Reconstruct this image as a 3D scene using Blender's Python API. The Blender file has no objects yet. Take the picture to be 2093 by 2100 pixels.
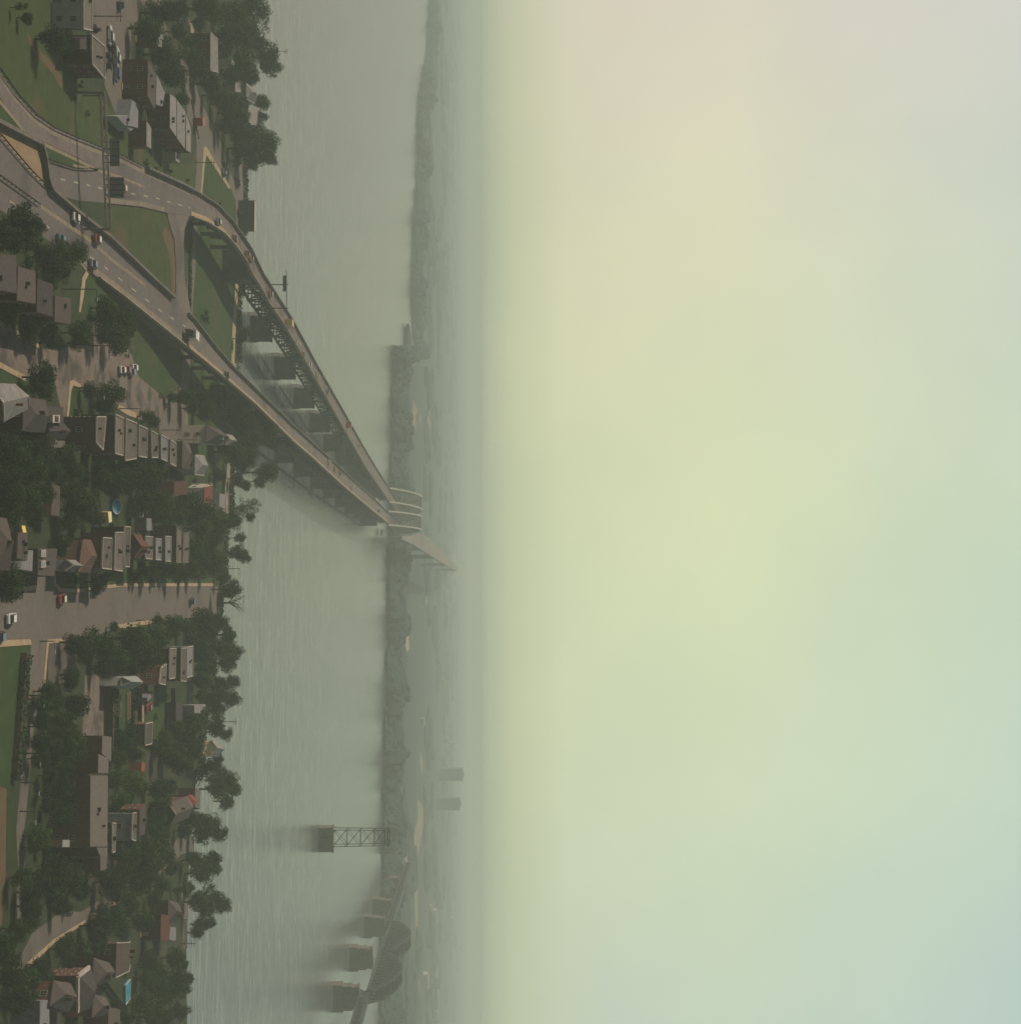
import bpy, bmesh, math, random
from mathutils import Vector, Matrix, noise
from mathutils.geometry import tessellate_polygon
R = math.radians
C = bpy.context.scene.collection
sc = bpy.context.scene

# ---------------------------------------------------------------- camera, world, sun, exposure
F = 3044.0            # focal length in photograph pixels
XH, CAMH = 985.0, 90.0
PITCH = math.atan((1046.5-XH)/F)
camd = bpy.data.cameras.new('camera'); cam = bpy.data.objects.new('camera', camd); C.objects.link(cam)
camd.sensor_fit = 'AUTO'; camd.sensor_width = 36.0; camd.lens = 36.0*F/2100.0
camd.clip_start = 1.0; camd.clip_end = 40000.0
fw = Vector((0, math.cos(PITCH), math.sin(PITCH)))
up = Vector((0, -math.sin(PITCH), math.cos(PITCH)))
rt = Vector((1, 0, 0))
cam.matrix_world = Matrix((( up.x, -1, -fw.x, 0), (up.y, 0, -fw.y, 0), (up.z, 0, -fw.z, CAMH), (0, 0, 0, 1)))
sc.camera = cam
CAM = Vector((0, 0, CAMH))

SUN_EL, SUN_AZ = R(47), R(4)      # sun stands to the world's left, a little beyond the camera
sdir = Vector((-math.cos(SUN_EL)*math.cos(SUN_AZ), math.cos(SUN_EL)*math.sin(SUN_AZ), math.sin(SUN_EL)))
w = bpy.data.worlds.new("World"); sc.world = w; w.use_nodes = True
nt = w.node_tree; nt.nodes.clear()
wo = nt.nodes.new('ShaderNodeOutputWorld'); addn = nt.nodes.new('ShaderNodeAddShader')
sky = nt.nodes.new('ShaderNodeTexSky'); sky.sky_type = 'NISHITA'; sky.sun_disc = False
sky.sun_elevation = SUN_EL; sky.sun_rotation = math.atan2(sdir.x, sdir.y); sky.dust_density = 4.0; sky.air_density = 1.2
b1 = nt.nodes.new('ShaderNodeBackground'); b1.inputs[1].default_value = 0.016
nt.links.new(sky.outputs[0], b1.inputs[0])
tc = nt.nodes.new('ShaderNodeTexCoord'); sx = nt.nodes.new('ShaderNodeSeparateXYZ'); nt.links.new(tc.outputs['Generated'], sx.inputs[0])
def ramp(t, stops, interp='LINEAR'):
    r = t.nodes.new('ShaderNodeValToRGB'); r.color_ramp.interpolation = interp
    e = r.color_ramp.elements
    while len(e) < len(stops): e.new(0.5)
    for k, (p, c) in enumerate(stops): e[k].position = p; e[k].color = (*c, 1)
    return r
def srgb(r, g, b):
    f = lambda c: (c/255/12.92) if c/255 <= .04045 else ((c/255+.055)/1.055)**2.4
    return (f(r), f(g), f(b))
# hazy sky: colour by elevation, with a warm cast towards the sun side and a cooler one away from it
rel = ramp(nt, [(0.0, srgb(170,179,154)), (0.008, srgb(179,187,157)), (0.022, srgb(192,199,164)), (0.055, srgb(203,209,173)),
                (0.16, srgb(208,214,173)), (0.36, srgb(196,209,182)), (0.50, srgb(88,100,116)), (1.0, srgb(58,72,108))])
nt.links.new(sx.outputs['Z'], rel.inputs[0])
mp = nt.nodes.new('ShaderNodeMapRange'); mp.inputs[1].default_value = -0.36; mp.inputs[2].default_value = 0.36
nt.links.new(sx.outputs['X'], mp.inputs[0])
raz = ramp(nt, [(0.0, (1.04, .88, 1.12)), (0.27, (1.02, .96, 1.02)), (0.5, (1.0, 1.0, .98)), (0.75, (.92, .97, 1.03)), (1.0, (.80, .87, 1.10))])
nt.links.new(mp.outputs[0], raz.inputs[0])
mu = nt.nodes.new('ShaderNodeMix'); mu.data_type = 'RGBA'; mu.blend_type = 'MULTIPLY'
mz = nt.nodes.new('ShaderNodeMapRange'); mz.inputs[1].default_value = 0.0; mz.inputs[2].default_value = 0.08; mz.inputs[3].default_value = 0.12
nt.links.new(sx.outputs['Z'], mz.inputs[0]); nt.links.new(mz.outputs[0], mu.inputs[0])
nt.links.new(rel.outputs[0], mu.inputs[6]); nt.links.new(raz.outputs[0], mu.inputs[7])
my = nt.nodes.new('ShaderNodeMapRange'); my.inputs[1].default_value = -0.25; my.inputs[2].default_value = 0.75; my.inputs[3].default_value = 0.22; my.inputs[4].default_value = 1.0
nt.links.new(sx.outputs['Y'], my.inputs[0])
mv = nt.nodes.new('ShaderNodeMix'); mv.data_type = 'RGBA'; mv.blend_type = 'MULTIPLY'; mv.inputs[0].default_value = 1.0
cn = nt.nodes.new('ShaderNodeTexNoise'); cn.inputs['Scale'].default_value = 7.0; cn.inputs['Detail'].default_value = 5; nt.links.new(tc.outputs['Generated'], cn.inputs['Vector'])
cr_ = ramp(nt, [(.30, (.955, .965, .975)), (.70, (1.045, 1.03, 1.015))]); nt.links.new(cn.outputs['Fac'], cr_.inputs[0])
mc = nt.nodes.new('ShaderNodeMix'); mc.data_type = 'RGBA'; mc.blend_type = 'MULTIPLY'; mc.inputs[0].default_value = 1.0
nt.links.new(mu.outputs[2], mc.inputs[6]); nt.links.new(cr_.outputs[0], mc.inputs[7])
nt.links.new(mc.outputs[2], mv.inputs[6]); nt.links.new(my.outputs[0], mv.inputs[7])
b2 = nt.nodes.new('ShaderNodeBackground'); b2.inputs[1].default_value = 1.0
nt.links.new(mv.outputs[2], b2.inputs[0])
nt.links.new(b1.outputs[0], addn.inputs[0]); nt.links.new(b2.outputs[0], addn.inputs[1]); nt.links.new(addn.outputs[0], wo.inputs[0])

sl = bpy.data.lights.new('sun', 'SUN'); sl.energy = 3.5; sl.angle = R(0.6); sl.color = (1.0, .88, .74)
so = bpy.data.objects.new('sun', sl); C.objects.link(so); so.rotation_euler = sdir.to_track_quat('Z', 'Y').to_euler(); so.location = (0, 0, 400)
sc.view_settings.view_transform = 'Standard'; sc.view_settings.look = 'None'; sc.view_settings.exposure = 0.0; sc.view_settings.gamma = 1.0
sc.render.engine = 'CYCLES'
sc.cycles.max_bounces = 5; sc.cycles.volume_bounces = 1; sc.cycles.diffuse_bounces = 2; sc.cycles.glossy_bounces = 2
sc.cycles.transparent_max_bounces = 6; sc.cycles.use_denoising = True
sc.cycles.sample_clamp_indirect = 4.0

# ---------------------------------------------------------------- projection: photograph pixel + height -> world point
def P(X, Y, z=0.0):
    d = fw*F + up*(X-1046.5) + rt*(Y-1050)
    return CAM + d*((z-CAMH)/d.z)
def S(X, Y, z=0.0):                      # photo pixels per metre there
    return F/(P(X, Y, z)-CAM).dot(fw)
def lerp(pts, x):
    if x <= pts[0][0]: a, b = pts[0], pts[1]
    elif x >= pts[-1][0]: a, b = pts[-2], pts[-1]
    else:
        for a, b in zip(pts, pts[1:]):
            if a[0] <= x <= b[0]: break
    return a[1]+(b[1]-a[1])*(x-a[0])/(b[0]-a[0]) if b[0] != a[0] else a[1]
def clampz(pts):
    return lambda x: pts[0][1] if x <= pts[0][0] else pts[-1][1] if x >= pts[-1][0] else lerp(pts, x)

# ---------------------------------------------------------------- materials
MATS = {}
def mat(name, col, col2=None, scale=1.0, rough=0.85, bump=0.0, detail=4, spec=0.2, lo=0.35, hi=0.65, stretch=None, rnd=0.0, metal=0.0):
    if name in MATS: return MATS[name]
    m = bpy.data.materials.new(name); m.use_nodes = True; t = m.node_tree; b = t.nodes['Principled BSDF']
    b.inputs['Roughness'].default_value = rough; b.inputs['Specular IOR Level'].default_value = spec; b.inputs['Metallic'].default_value = metal
    b.inputs['Base Color'].default_value = (*col, 1)
    out = None
    if col2:
        g = t.nodes.new('ShaderNodeNewGeometry'); n = t.nodes.new('ShaderNodeTexNoise'); n.inputs['Scale'].default_value = scale
        n.inputs['Detail'].default_value = detail; n.inputs['Roughness'].default_value = 0.6
        src = g.outputs['Position']
        if stretch:
            q = t.nodes.new('ShaderNodeVectorMath'); q.operation = 'MULTIPLY'; q.inputs[1].default_value = stretch
            t.links.new(src, q.inputs[0]); src = q.outputs[0]
        t.links.new(src, n.inputs['Vector'])
        r = ramp(t, [(lo, col), (hi, col2)]); t.links.new(n.outputs['Fac'], r.inputs[0]); out = r.outputs[0]
        if bump:
            bp = t.nodes.new('ShaderNodeBump'); bp.inputs['Strength'].default_value = bump; bp.inputs['Distance'].default_value = .3
            t.links.new(n.outputs['Fac'], bp.inputs['Height']); t.links.new(bp.outputs[0], b.inputs['Normal'])
    if rnd:
        oi = t.nodes.new('ShaderNodeObjectInfo'); h = t.nodes.new('ShaderNodeHueSaturation')
        mr = t.nodes.new('ShaderNodeMapRange'); mr.inputs[3].default_value = 1-rnd; mr.inputs[4].default_value = 1+rnd
        t.links.new(oi.outputs['Random'], mr.inputs[0]); t.links.new(mr.outputs[0], h.inputs['Value'])
        if out: t.links.new(out, h.inputs['Color'])
        else: h.inputs['Color'].default_value = (*col, 1)
        out = h.outputs[0]
    if out: t.links.new(out, b.inputs['Base Color'])
    MATS[name] = m; return m
def layered(name, base, base2, s1, spot, s2, lo, hi, rough=.9, spot2=None):
    """two noise scales: fine mottling plus larger patches of another colour"""
    if name in MATS: return MATS[name]
    m = mat(name, base, base2, s1, rough, detail=6); t = m.node_tree; b = t.nodes['Principled BSDF']
    src = b.inputs['Base Color'].links[0].from_socket
    g = t.nodes.new('ShaderNodeNewGeometry'); n = t.nodes.new('ShaderNodeTexNoise'); n.inputs['Scale'].default_value = s2; n.inputs['Detail'].default_value = 5
    n.inputs['Distortion'].default_value = .6
    t.links.new(g.outputs['Position'], n.inputs['Vector'])
    r = ramp(t, [(lo, (0,0,0)), (hi, (1,1,1))]); t.links.new(n.outputs['Fac'], r.inputs[0])
    x = t.nodes.new('ShaderNodeMix'); x.data_type = 'RGBA'; t.links.new(r.outputs[0], x.inputs[0]); t.links.new(src, x.inputs[6]); x.inputs[7].default_value = (*spot, 1)
    t.links.new(x.outputs[2], b.inputs['Base Color']); return m
G = {}
G['ground'] = layered('ground_grass', (.020,.030,.011), (.034,.046,.017), .35, (.062,.050,.034), .035, .56, .68)
G['lawn'] = layered('lawn_grass', (.022,.044,.010), (.036,.064,.015), .25, (.058,.056,.024), .03, .55, .72)
G['lawn2'] = layered('verge_grass', (.030,.046,.010), (.050,.066,.018), .3, (.085,.062,.030), .045, .55, .70)
G['asphalt'] = layered('asphalt', (.112,.094,.084), (.145,.122,.108), .8, (.078,.068,.064), .06, .50, .70)
G['asphalt2'] = layered('asphalt_worn', (.130,.106,.090), (.178,.145,.120), .6, (.095,.078,.068), .08, .50, .68)
G['street'] = layered('street_asphalt', (.118,.100,.080), (.150,.126,.100), .7, (.088,.075,.064), .05, .5, .7)
G['gravel'] = layered('gravel_lot', (.125,.098,.078), (.200,.156,.118), 1.2, (.070,.058,.050), .15, .5, .62)
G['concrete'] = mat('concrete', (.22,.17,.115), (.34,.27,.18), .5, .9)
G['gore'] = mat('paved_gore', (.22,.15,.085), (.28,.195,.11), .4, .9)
G['conc_dark'] = mat('dark_concrete', (.10,.085,.07), (.17,.145,.12), .6, .9)  # on parapets and retaining walls this dark tone carries their shade
G['sidewalk'] = mat('sidewalk', (.30,.22,.13), (.40,.30,.18), .5, .9)
G['dirt'] = mat('dirt', (.13,.075,.04), (.09,.07,.035), .2, .95)
G['shoulder'] = mat('worn_shoulder', (.235,.190,.135), (.165,.135,.105), .35, .9)
G['paint'] = mat('road_paint', (.50,.42,.30), (.26,.22,.17), 1.5, .8)
G['yellow'] = mat('worn_line', (.27,.21,.12), (.18,.14,.10), .5, .8)
G['steel'] = mat('dark_steel', (.024,.026,.030), (.040,.040,.042), .8, .6, metal=.2)
G['pale_steel'] = mat('pale_green_steel', (.36,.36,.28), None, rough=.5)
G['pier'] = mat('pier_concrete', (.095,.094,.088), (.15,.145,.13), .25, .9)
G['farland'] = layered('far_ground', (.022,.040,.036), (.036,.054,.046), .012, (.058,.074,.060), .004, .56, .70)  # blue of the distant haze is mixed into this ground colour
G['wood'] = mat('far_foliage', (.014,.032,.031), (.026,.044,.038), .05, .95)  # bluish because the tint of the hazy air is put into the albedo
G['brick'] = mat('red_brick', (.075,.030,.024), (.110,.044,.034), 1.6, .9, rnd=.18)
G['brick2'] = mat('brown_brick', (.085,.048,.034), (.120,.068,.048), 1.6, .9, rnd=.18)
G['orange'] = mat('orange_brick', (.20,.055,.030), (.26,.08,.04), 1.5, .9)
G['white'] = mat('white_wall', (.46,.42,.34), (.38,.34,.27), .6, .8)
G['grey'] = mat('grey_wall', (.14,.14,.15), (.19,.19,.2), .8, .85)
G['cream'] = mat('cream_wall', (.78,.68,.38), (.70,.60,.32), .7, .8)
G['palewall'] = mat('pale_render', (.22,.23,.21), (.30,.30,.26), .6, .85)
G['r_gravel'] = mat('tar_gravel_roof', (.095,.080,.066), (.145,.120,.097), 1.2, .95, rnd=.22)
G['r_dark'] = mat('dark_shingle', (.045,.036,.036), (.070,.056,.052), 1.2, .9, rnd=.2)
G['r_brown'] = mat('brown_shingle', (.062,.048,.042), (.092,.070,.060), 1.2, .9, rnd=.15)
G['r_grey'] = mat('grey_shingle', (.140,.135,.135), (.20,.19,.18), 1.0, .9, rnd=.12)
G['r_pale'] = mat('pale_roof', (.16,.15,.135), (.25,.23,.20), .8, .85, rnd=.1)
G['r_red'] = mat('red_roof', (.16,.042,.032), (.20,.058,.042), .9, .85)
G['trim'] = mat('white_trim', (.46,.41,.33), (.30,.26,.21), 1.0, .7)
G['frame'] = mat('window_frame', (.26,.23,.19), rough=.6)
G['glass'] = mat('window_glass', (.015,.018,.022), rough=.12, spec=.6)
G['door'] = mat('painted_door', (.16,.12,.09), rough=.6, rnd=.4)
G['vent'] = mat('roof_vent', (.035,.032,.032), rough=.7)
G['bark'] = mat('bark', (.05,.036,.026), (.085,.06,.042), 3, .95)
G['pool'] = mat('pool_water', (.03,.26,.34), (.04,.32,.42), .5, .1)
G['poolrim'] = mat('pool_rim', (.45,.40,.33), rough=.6)
G['pole'] = mat('pole_wood', (.07,.055,.045), rough=.9)
G['tyre'] = mat('tyre', (.015,.015,.015), rough=.9)
G['sign'] = mat('sign_back', (.11,.12,.13), (.15,.16,.165), 1.0, .6, stretch=(.1,.1,8))
G['yellowsheet'] = mat('yellow_sheet', (.85,.62,.16), rough=.7)
G['lightmetal'] = mat('galvanised', (.35,.35,.33), rough=.5)
G['lens'] = mat('lamp_lens', (.6,.6,.55), rough=.3)

def foliage(name, a, b_, c):
    m = bpy.data.materials.new(name); m.use_nodes = True; t = m.node_tree; p = t.nodes['Principled BSDF']
    p.inputs['Roughness'].default_value = .75; p.inputs['Specular IOR Level'].default_value = .15
    g = t.nodes.new('ShaderNodeNewGeometry'); n = t.nodes.new('ShaderNodeTexNoise'); n.inputs['Scale'].default_value = .8; n.inputs['Detail'].default_value = 3
    t.links.new(g.outputs['Position'], n.inputs['Vector'])
    r = ramp(t, [(.32, a), (.5, b_), (.68, c)]); t.links.new(n.outputs['Fac'], r.inputs[0])
    oi = t.nodes.new('ShaderNodeObjectInfo'); h = t.nodes.new('ShaderNodeHueSaturation')
    m1 = t.nodes.new('ShaderNodeMapRange'); m1.inputs[3].default_value = .62; m1.inputs[4].default_value = 1.45
    m2 = t.nodes.new('ShaderNodeMapRange'); m2.inputs[3].default_value = .47; m2.inputs[4].default_value = .525
    w_ = t.nodes.new('ShaderNodeMath'); w_.operation = 'FRACT'; w2 = t.nodes.new('ShaderNodeMath'); w2.operation = 'MULTIPLY'; w2.inputs[1].default_value = 7.31
    t.links.new(oi.outputs['Random'], m1.inputs[0]); t.links.new(oi.outputs['Random'], w2.inputs[0]); t.links.new(w2.outputs[0], w_.inputs[0]); t.links.new(w_.outputs[0], m2.inputs[0])
    t.links.new(m1.outputs[0], h.inputs['Value']); t.links.new(m2.outputs[0], h.inputs['Hue']); t.links.new(r.outputs[0], h.inputs['Color'])
    tr = t.nodes.new('ShaderNodeBsdfTranslucent'); mx = t.nodes.new('ShaderNodeMixShader'); mx.inputs[0].default_value = .22
    t.links.new(h.outputs[0], p.inputs['Base Color']); t.links.new(h.outputs[0], tr.inputs[0])
    o = t.nodes['Material Output']; t.links.new(p.outputs[0], mx.inputs[1]); t.links.new(tr.outputs[0], mx.inputs[2]); t.links.new(mx.outputs[0], o.inputs[0])
    MATS[name] = m; return m
G['leaf'] = foliage('leaves', (.009,.022,.008), (.020,.044,.012), (.044,.082,.018))
G['leaf_b'] = foliage('light_leaves', (.028,.058,.011), (.044,.086,.016), (.064,.108,.022))
G['leaf_s'] = foliage('dull_leaves', (.050,.050,.024), (.064,.062,.028), (.080,.075,.036))

# ---------------------------------------------------------------- mesh helpers
def tag(o, label=None, cat=None, group=None, kind=None):
    if label: o['label'] = label
    if cat: o['category'] = cat
    if group: o['group'] = group
    if kind: o['kind'] = kind
    return o
def link_mesh(name, verts, faces, mats, parent=None, smooth=False, mi=None):
    me = bpy.data.meshes.new(name); me.from_pydata([tuple(v) for v in verts], [], faces)
    for m in (mats if isinstance(mats, (list, tuple)) else [mats]): me.materials.append(m)
    if mi: me.polygons.foreach_set('material_index', mi)
    if smooth: me.polygons.foreach_set('use_smooth', [True]*len(me.polygons))
    me.update()
    o = bpy.data.objects.new(name, me); C.objects.link(o)
    if parent: o.parent = parent
    return o
def empty(name, loc, rz=0.0):
    o = bpy.data.objects.new(name, None); o.location = loc; o.rotation_euler = (0, 0, rz); C.objects.link(o); return o
class MB:
    def __init__(s, org=None): s.v = []; s.f = []; s.m = []; s.o = org or Vector((0,0,0))
    def add(s, vs, fs, m=0):
        k = len(s.v); s.v += [Vector(v)-s.o for v in vs]; s.f += [tuple(i+k for i in f) for f in fs]; s.m += [m]*len(fs)
    def box(s, c, d, rz=0.0, m=0, taper=1.0):
        c = Vector(c); ca, sa = math.cos(rz), math.sin(rz); vs = []
        for z, tp in ((-.5, 1), (.5, taper)):
            for x, y in ((-.5,-.5),(.5,-.5),(.5,.5),(-.5,.5)):
                X, Y = x*d[0]*tp, y*d[1]*tp; vs.append(c+Vector((X*ca-Y*sa, X*sa+Y*ca, z*d[2])))
        s.add(vs, [(0,3,2,1),(4,5,6,7),(0,1,5,4),(1,2,6,5),(2,3,7,6),(3,0,4,7)], m)
    def beam(s, a, b, w, h=None, m=0):
        a, b = Vector(a), Vector(b); h = h or w; d = (b-a)
        if d.length < 1e-6: return
        d.normalize(); ref = Vector((0,0,1)) if abs(d.z) < .9 else Vector((1,0,0))
        u = d.cross(ref).normalized()*w/2; v = u.cross(d).normalized()*h/2
        vs = [p+i*u+j*v for p in (a, b) for i, j in ((-1,-1),(1,-1),(1,1),(-1,1))]
        s.add(vs, [(0,3,2,1),(4,5,6,7),(0,1,5,4),(1,2,6,5),(2,3,7,6),(3,0,4,7)], m)
    def tube(s, a, b, r0, r1=None, n=7, m=0):
        a, b = Vector(a), Vector(b); r1 = r0 if r1 is None else r1; d = (b-a).normalized(); ref = Vector((0,0,1)) if abs(d.z) < .9 else Vector((1,0,0))
        u = d.cross(ref).normalized(); v = u.cross(d)
        vs = [a+(u*math.cos(t)+v*math.sin(t))*r0 for t in [2*math.pi*k/n for k in range(n)]]+[b+(u*math.cos(t)+v*math.sin(t))*r1 for t in [2*math.pi*k/n for k in range(n)]]
        s.add(vs, [(k, (k+1) % n, n+(k+1) % n, n+k) for k in range(n)]+[tuple(range(n))[::-1], tuple(range(n, 2*n))], m)
    def prism(s, pts, z0, z1, m=0, top=None):
        n = len(pts); vs = [Vector((p[0], p[1], z0)) for p in pts]+[Vector((p[0], p[1], z1)) for p in pts]
        s.add(vs, [(k, (k+1) % n, n+(k+1) % n, n+k) for k in range(n)], m)
        s.add(vs[:n], [tuple(range(n))[::-1]], m); s.add(vs[n:], [tuple(range(n))], m if top is None else top)
    def build(s, name, mats, parent=None, smooth=False):
        return link_mesh(name, s.v, s.f, mats, parent, smooth, s.m)

def sheet(name, pts, z, m, skirt=0.0, step=18, parent=None, smat=None):
    """flat or graded sheet outlined in photograph pixels, laid at height z (number or function of X)"""
    zf = z if callable(z) else (lambda x: z)
    bm = bmesh.new()
    vs = [bm.verts.new((x, y, 0)) for x, y in pts]
    tris = tessellate_polygon([[Vector((x, y, 0)) for x, y in pts]])
    for t in tris:
        try: bm.faces.new([vs[i] for i in t])
        except ValueError: pass
    if callable(z):
        x0, x1 = min(p[0] for p in pts), max(p[0] for p in pts); x = x0+step
        while x < x1:
            bmesh.ops.bisect_plane(bm, geom=bm.verts[:]+bm.edges[:]+bm.faces[:], plane_co=(x,0,0), plane_no=(1,0,0)); x += step
    bmesh.ops.recalc_face_normals(bm, faces=bm.faces)
    for v in bm.verts: v.co = P(v.co.x, v.co.y, zf(v.co.x))
    for f in bm.faces: f.material_index = 0
    bm.normal_update()
    for f in bm.faces:
        if f.normal.z < 0: f.normal_flip()
    if skirt:
        be = [e for e in bm.edges if len(e.link_faces) == 1]; low = {}
        for e in be:
            for v in e.verts:
                if v not in low: low[v] = bm.verts.new(v.co-Vector((0,0,skirt if not callable(z) else max(skirt, v.co.z+.1))))
        for e in be:
            a, b = e.verts; f = bm.faces.new((a, b, low[b], low[a])); f.material_index = 1 if smat else 0
    me = bpy.data.meshes.new(name); bm.to_mesh(me); bm.free(); me.materials.append(m)
    if smat: me.materials.append(smat)
    o = bpy.data.objects.new(name, me); C.objects.link(o)
    if parent: o.parent = parent
    return o
def structure(o): o['kind'] = 'structure'; return o
def strip_pts(ea, eb, x0, x1, zf, n):
    """cross-sections of a road given by its two edges (photo pixels), paired by X; z follows the profile"""
    L = []; 
    for k in range(n+1):
        x = x0+(x1-x0)*k/n; z = zf(x); L.append((P(x, lerp(ea, x), z), P(x, lerp(eb, x), z)))
    return L
# ================================================================ SETTING
BANK = [(-700,512),(-300,511),(0,508),(200,506),(340,503),(480,500),(600,491),(740,486),(900,478),(1050,470),(1200,452),(1260,448),(1450,425),(1600,402),(1800,386),(1940,382),(2100,384),(2500,380)]
bank = [P(x, y, 0) for y, x in BANK]
near = [Vector((-2500, bank[0].y+60, 0))]+bank+[Vector((2500, bank[-1].y-120, 0)), Vector((2500,-900,0)), Vector((-2500,-900,0))]
link_mesh('ground', near, [tuple(range(len(near)))[::-1]], G['ground'])['kind'] = 'structure'
bv = []; bf = []
rb = random.Random(3)
fine = []
for a, b in zip(near[:len(bank)+1], near[1:len(bank)+2]):
    n = max(1, int((b-a).length/7))
    fine += [a.lerp(b, k/n) for k in range(n)]
for k, p in enumerate(fine):
    j = rb.uniform(-1, 1); bv += [Vector((p.x, p.y, 0.0)), Vector((p.x+j, p.y+3+j, -2.2)), Vector((p.x-j, p.y+6.5+j*1.5, -5.2))]
for k in range(len(fine)-1): bf += [(3*k, 3*k+1, 3*k+4, 3*k+3), (3*k+1, 3*k+2, 3*k+5, 3*k+4)]
structure(link_mesh('river_bank', bv, bf, mat('bank_stone', (.10,.085,.06), (.05,.06,.025), .5, .95)))

# water
wm = bpy.data.materials.new('river_water'); wm.use_nodes = True; t = wm.node_tree; p = t.nodes['Principled BSDF']
g = t.nodes.new('ShaderNodeNewGeometry'); q = t.nodes.new('ShaderNodeVectorMath'); q.operation = 'MULTIPLY'; q.inputs[1].default_value = (.024, .16, 1)
n1 = t.nodes.new('ShaderNodeTexNoise'); n1.inputs['Scale'].default_value = 1.0; n1.inputs['Detail'].default_value = 6; n1.inputs['Roughness'].default_value = .62
t.links.new(g.outputs['Position'], q.inputs[0]); t.links.new(q.outputs[0], n1.inputs['Vector'])
r1 = ramp(t, [(.40, (.028,.040,.042)), (.5, (.072,.082,.080)), (.60, (.165,.170,.156))]); q3 = t.nodes.new('ShaderNodeVectorMath'); q3.operation = 'MULTIPLY'; q3.inputs[1].default_value = (.10, .50, 1)
n3 = t.nodes.new('ShaderNodeTexNoise'); n3.inputs['Scale'].default_value = 1.0; n3.inputs['Detail'].default_value = 3
t.links.new(g.outputs['Position'], q3.inputs[0]); t.links.new(q3.outputs[0], n3.inputs['Vector'])
av = t.nodes.new('ShaderNodeMix'); av.inputs[0].default_value = .55; t.links.new(n1.outputs['Fac'], av.inputs[2]); t.links.new(n3.outputs['Fac'], av.inputs[3])
t.links.new(av.outputs[0], r1.inputs[0])
t.links.new(r1.outputs[0], p.inputs['Base Color']); p.inputs['Roughness'].default_value = .22; p.inputs['IOR'].default_value = 1.33
q2 = t.nodes.new('ShaderNodeVectorMath'); q2.operation = 'MULTIPLY'; q2.inputs[1].default_value = (.16, .45, 1)
n2 = t.nodes.new('ShaderNodeTexNoise'); n2.inputs['Scale'].default_value = 1.0; n2.inputs['Detail'].default_value = 4
t.links.new(g.outputs['Position'], q2.inputs[0]); t.links.new(q2.outputs[0], n2.inputs['Vector'])
bp = t.nodes.new('ShaderNodeBump'); bp.inputs['Strength'].default_value = .5; bp.inputs['Distance'].default_value = .5
t.links.new(n2.outputs['Fac'], bp.inputs['Height']); t.links.new(bp.outputs[0], p.inputs['Normal'])
structure(link_mesh('river_water', [(-12000,300,-4),(12000,300,-4),(12000,7000,-4),(-12000,7000,-4)], [(0,1,2,3)], wm))

# far land: shoreline traced, then a plain to the horizon
FS = [(-700,905),(-300,890),(0,880),(124,872),(217,856),(342,855),(466,847),(600,843),(714,848),(720,806),(800,804),(1000,800),(1100,796),(1280,795),(1450,790),(1560,787),(1740,783),(1748,797),(1765,800),(1775,786),(1850,782),(2100,780),(2600,776)]
far = [P(x, y, -3.0) for y, x in FS]
fl = [Vector((p.x, p.y, -2.9)) for p in far]+[Vector((13000, far[-1].y, -2.9)), Vector((13000,13000,-2.9)), Vector((-13000,13000,-2.9)), Vector((-13000, far[0].y, -2.9))]
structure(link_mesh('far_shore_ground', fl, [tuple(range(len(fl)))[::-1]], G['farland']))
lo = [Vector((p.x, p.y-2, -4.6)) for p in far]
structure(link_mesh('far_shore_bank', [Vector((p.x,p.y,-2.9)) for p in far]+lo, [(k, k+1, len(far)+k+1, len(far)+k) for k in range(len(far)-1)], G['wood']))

# ---------------------------------------------------------------- graded interchange
ZR = clampz([(215,0.02),(255,.9),(300,2.4),(352,4.3),(400,6.4),(450,8.2),(500,9.6),(560,11),(600,12),(700,14),(800,15.5)])
ZM = clampz([(160,0.02),(215,.6),(255,1.3),(300,2.6),(352,4.4),(400,6.4),(450,8.2),(500,9.6),(560,11),(600,12),(700,14),(800,15.5)])
UL = [(-60,60),(0,148),(30,190),(70,235),(110,262),(150,280),(215,306),(250,320),(297,344),(337,362),(370,377),(406,396),(443,420),(474,453),(512,509),(536,560),(567,608),(598,657),(645,744),(712,860),(740,910),(770,960),(797,1002)]
LL = [(200,414),(230,418),(290,424),(340,436),(390,443),(421,454),(455,476),(479,502),(501,533),(513,560),(533,591),(548,619),(580,666),(620,734),(692,860),(740,945),(770,990),(797,1028)]
UM = [(-60,215),(0,280),(60,350),(98,387),(150,432),(218,484),(300,562),(352,610),(396,655),(440,712),(475,752),(540,815),(600,873),(680,945),(780,1036),(795,1052)]
LM = [(-60,390),(0,430),(85,483),(168,540),(196,566),(245,602),(305,650),(355,690),(400,727),(450,768),(520,828),(600,906),(640,940),(700,995),(760,1045),(795,1073)]
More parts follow.
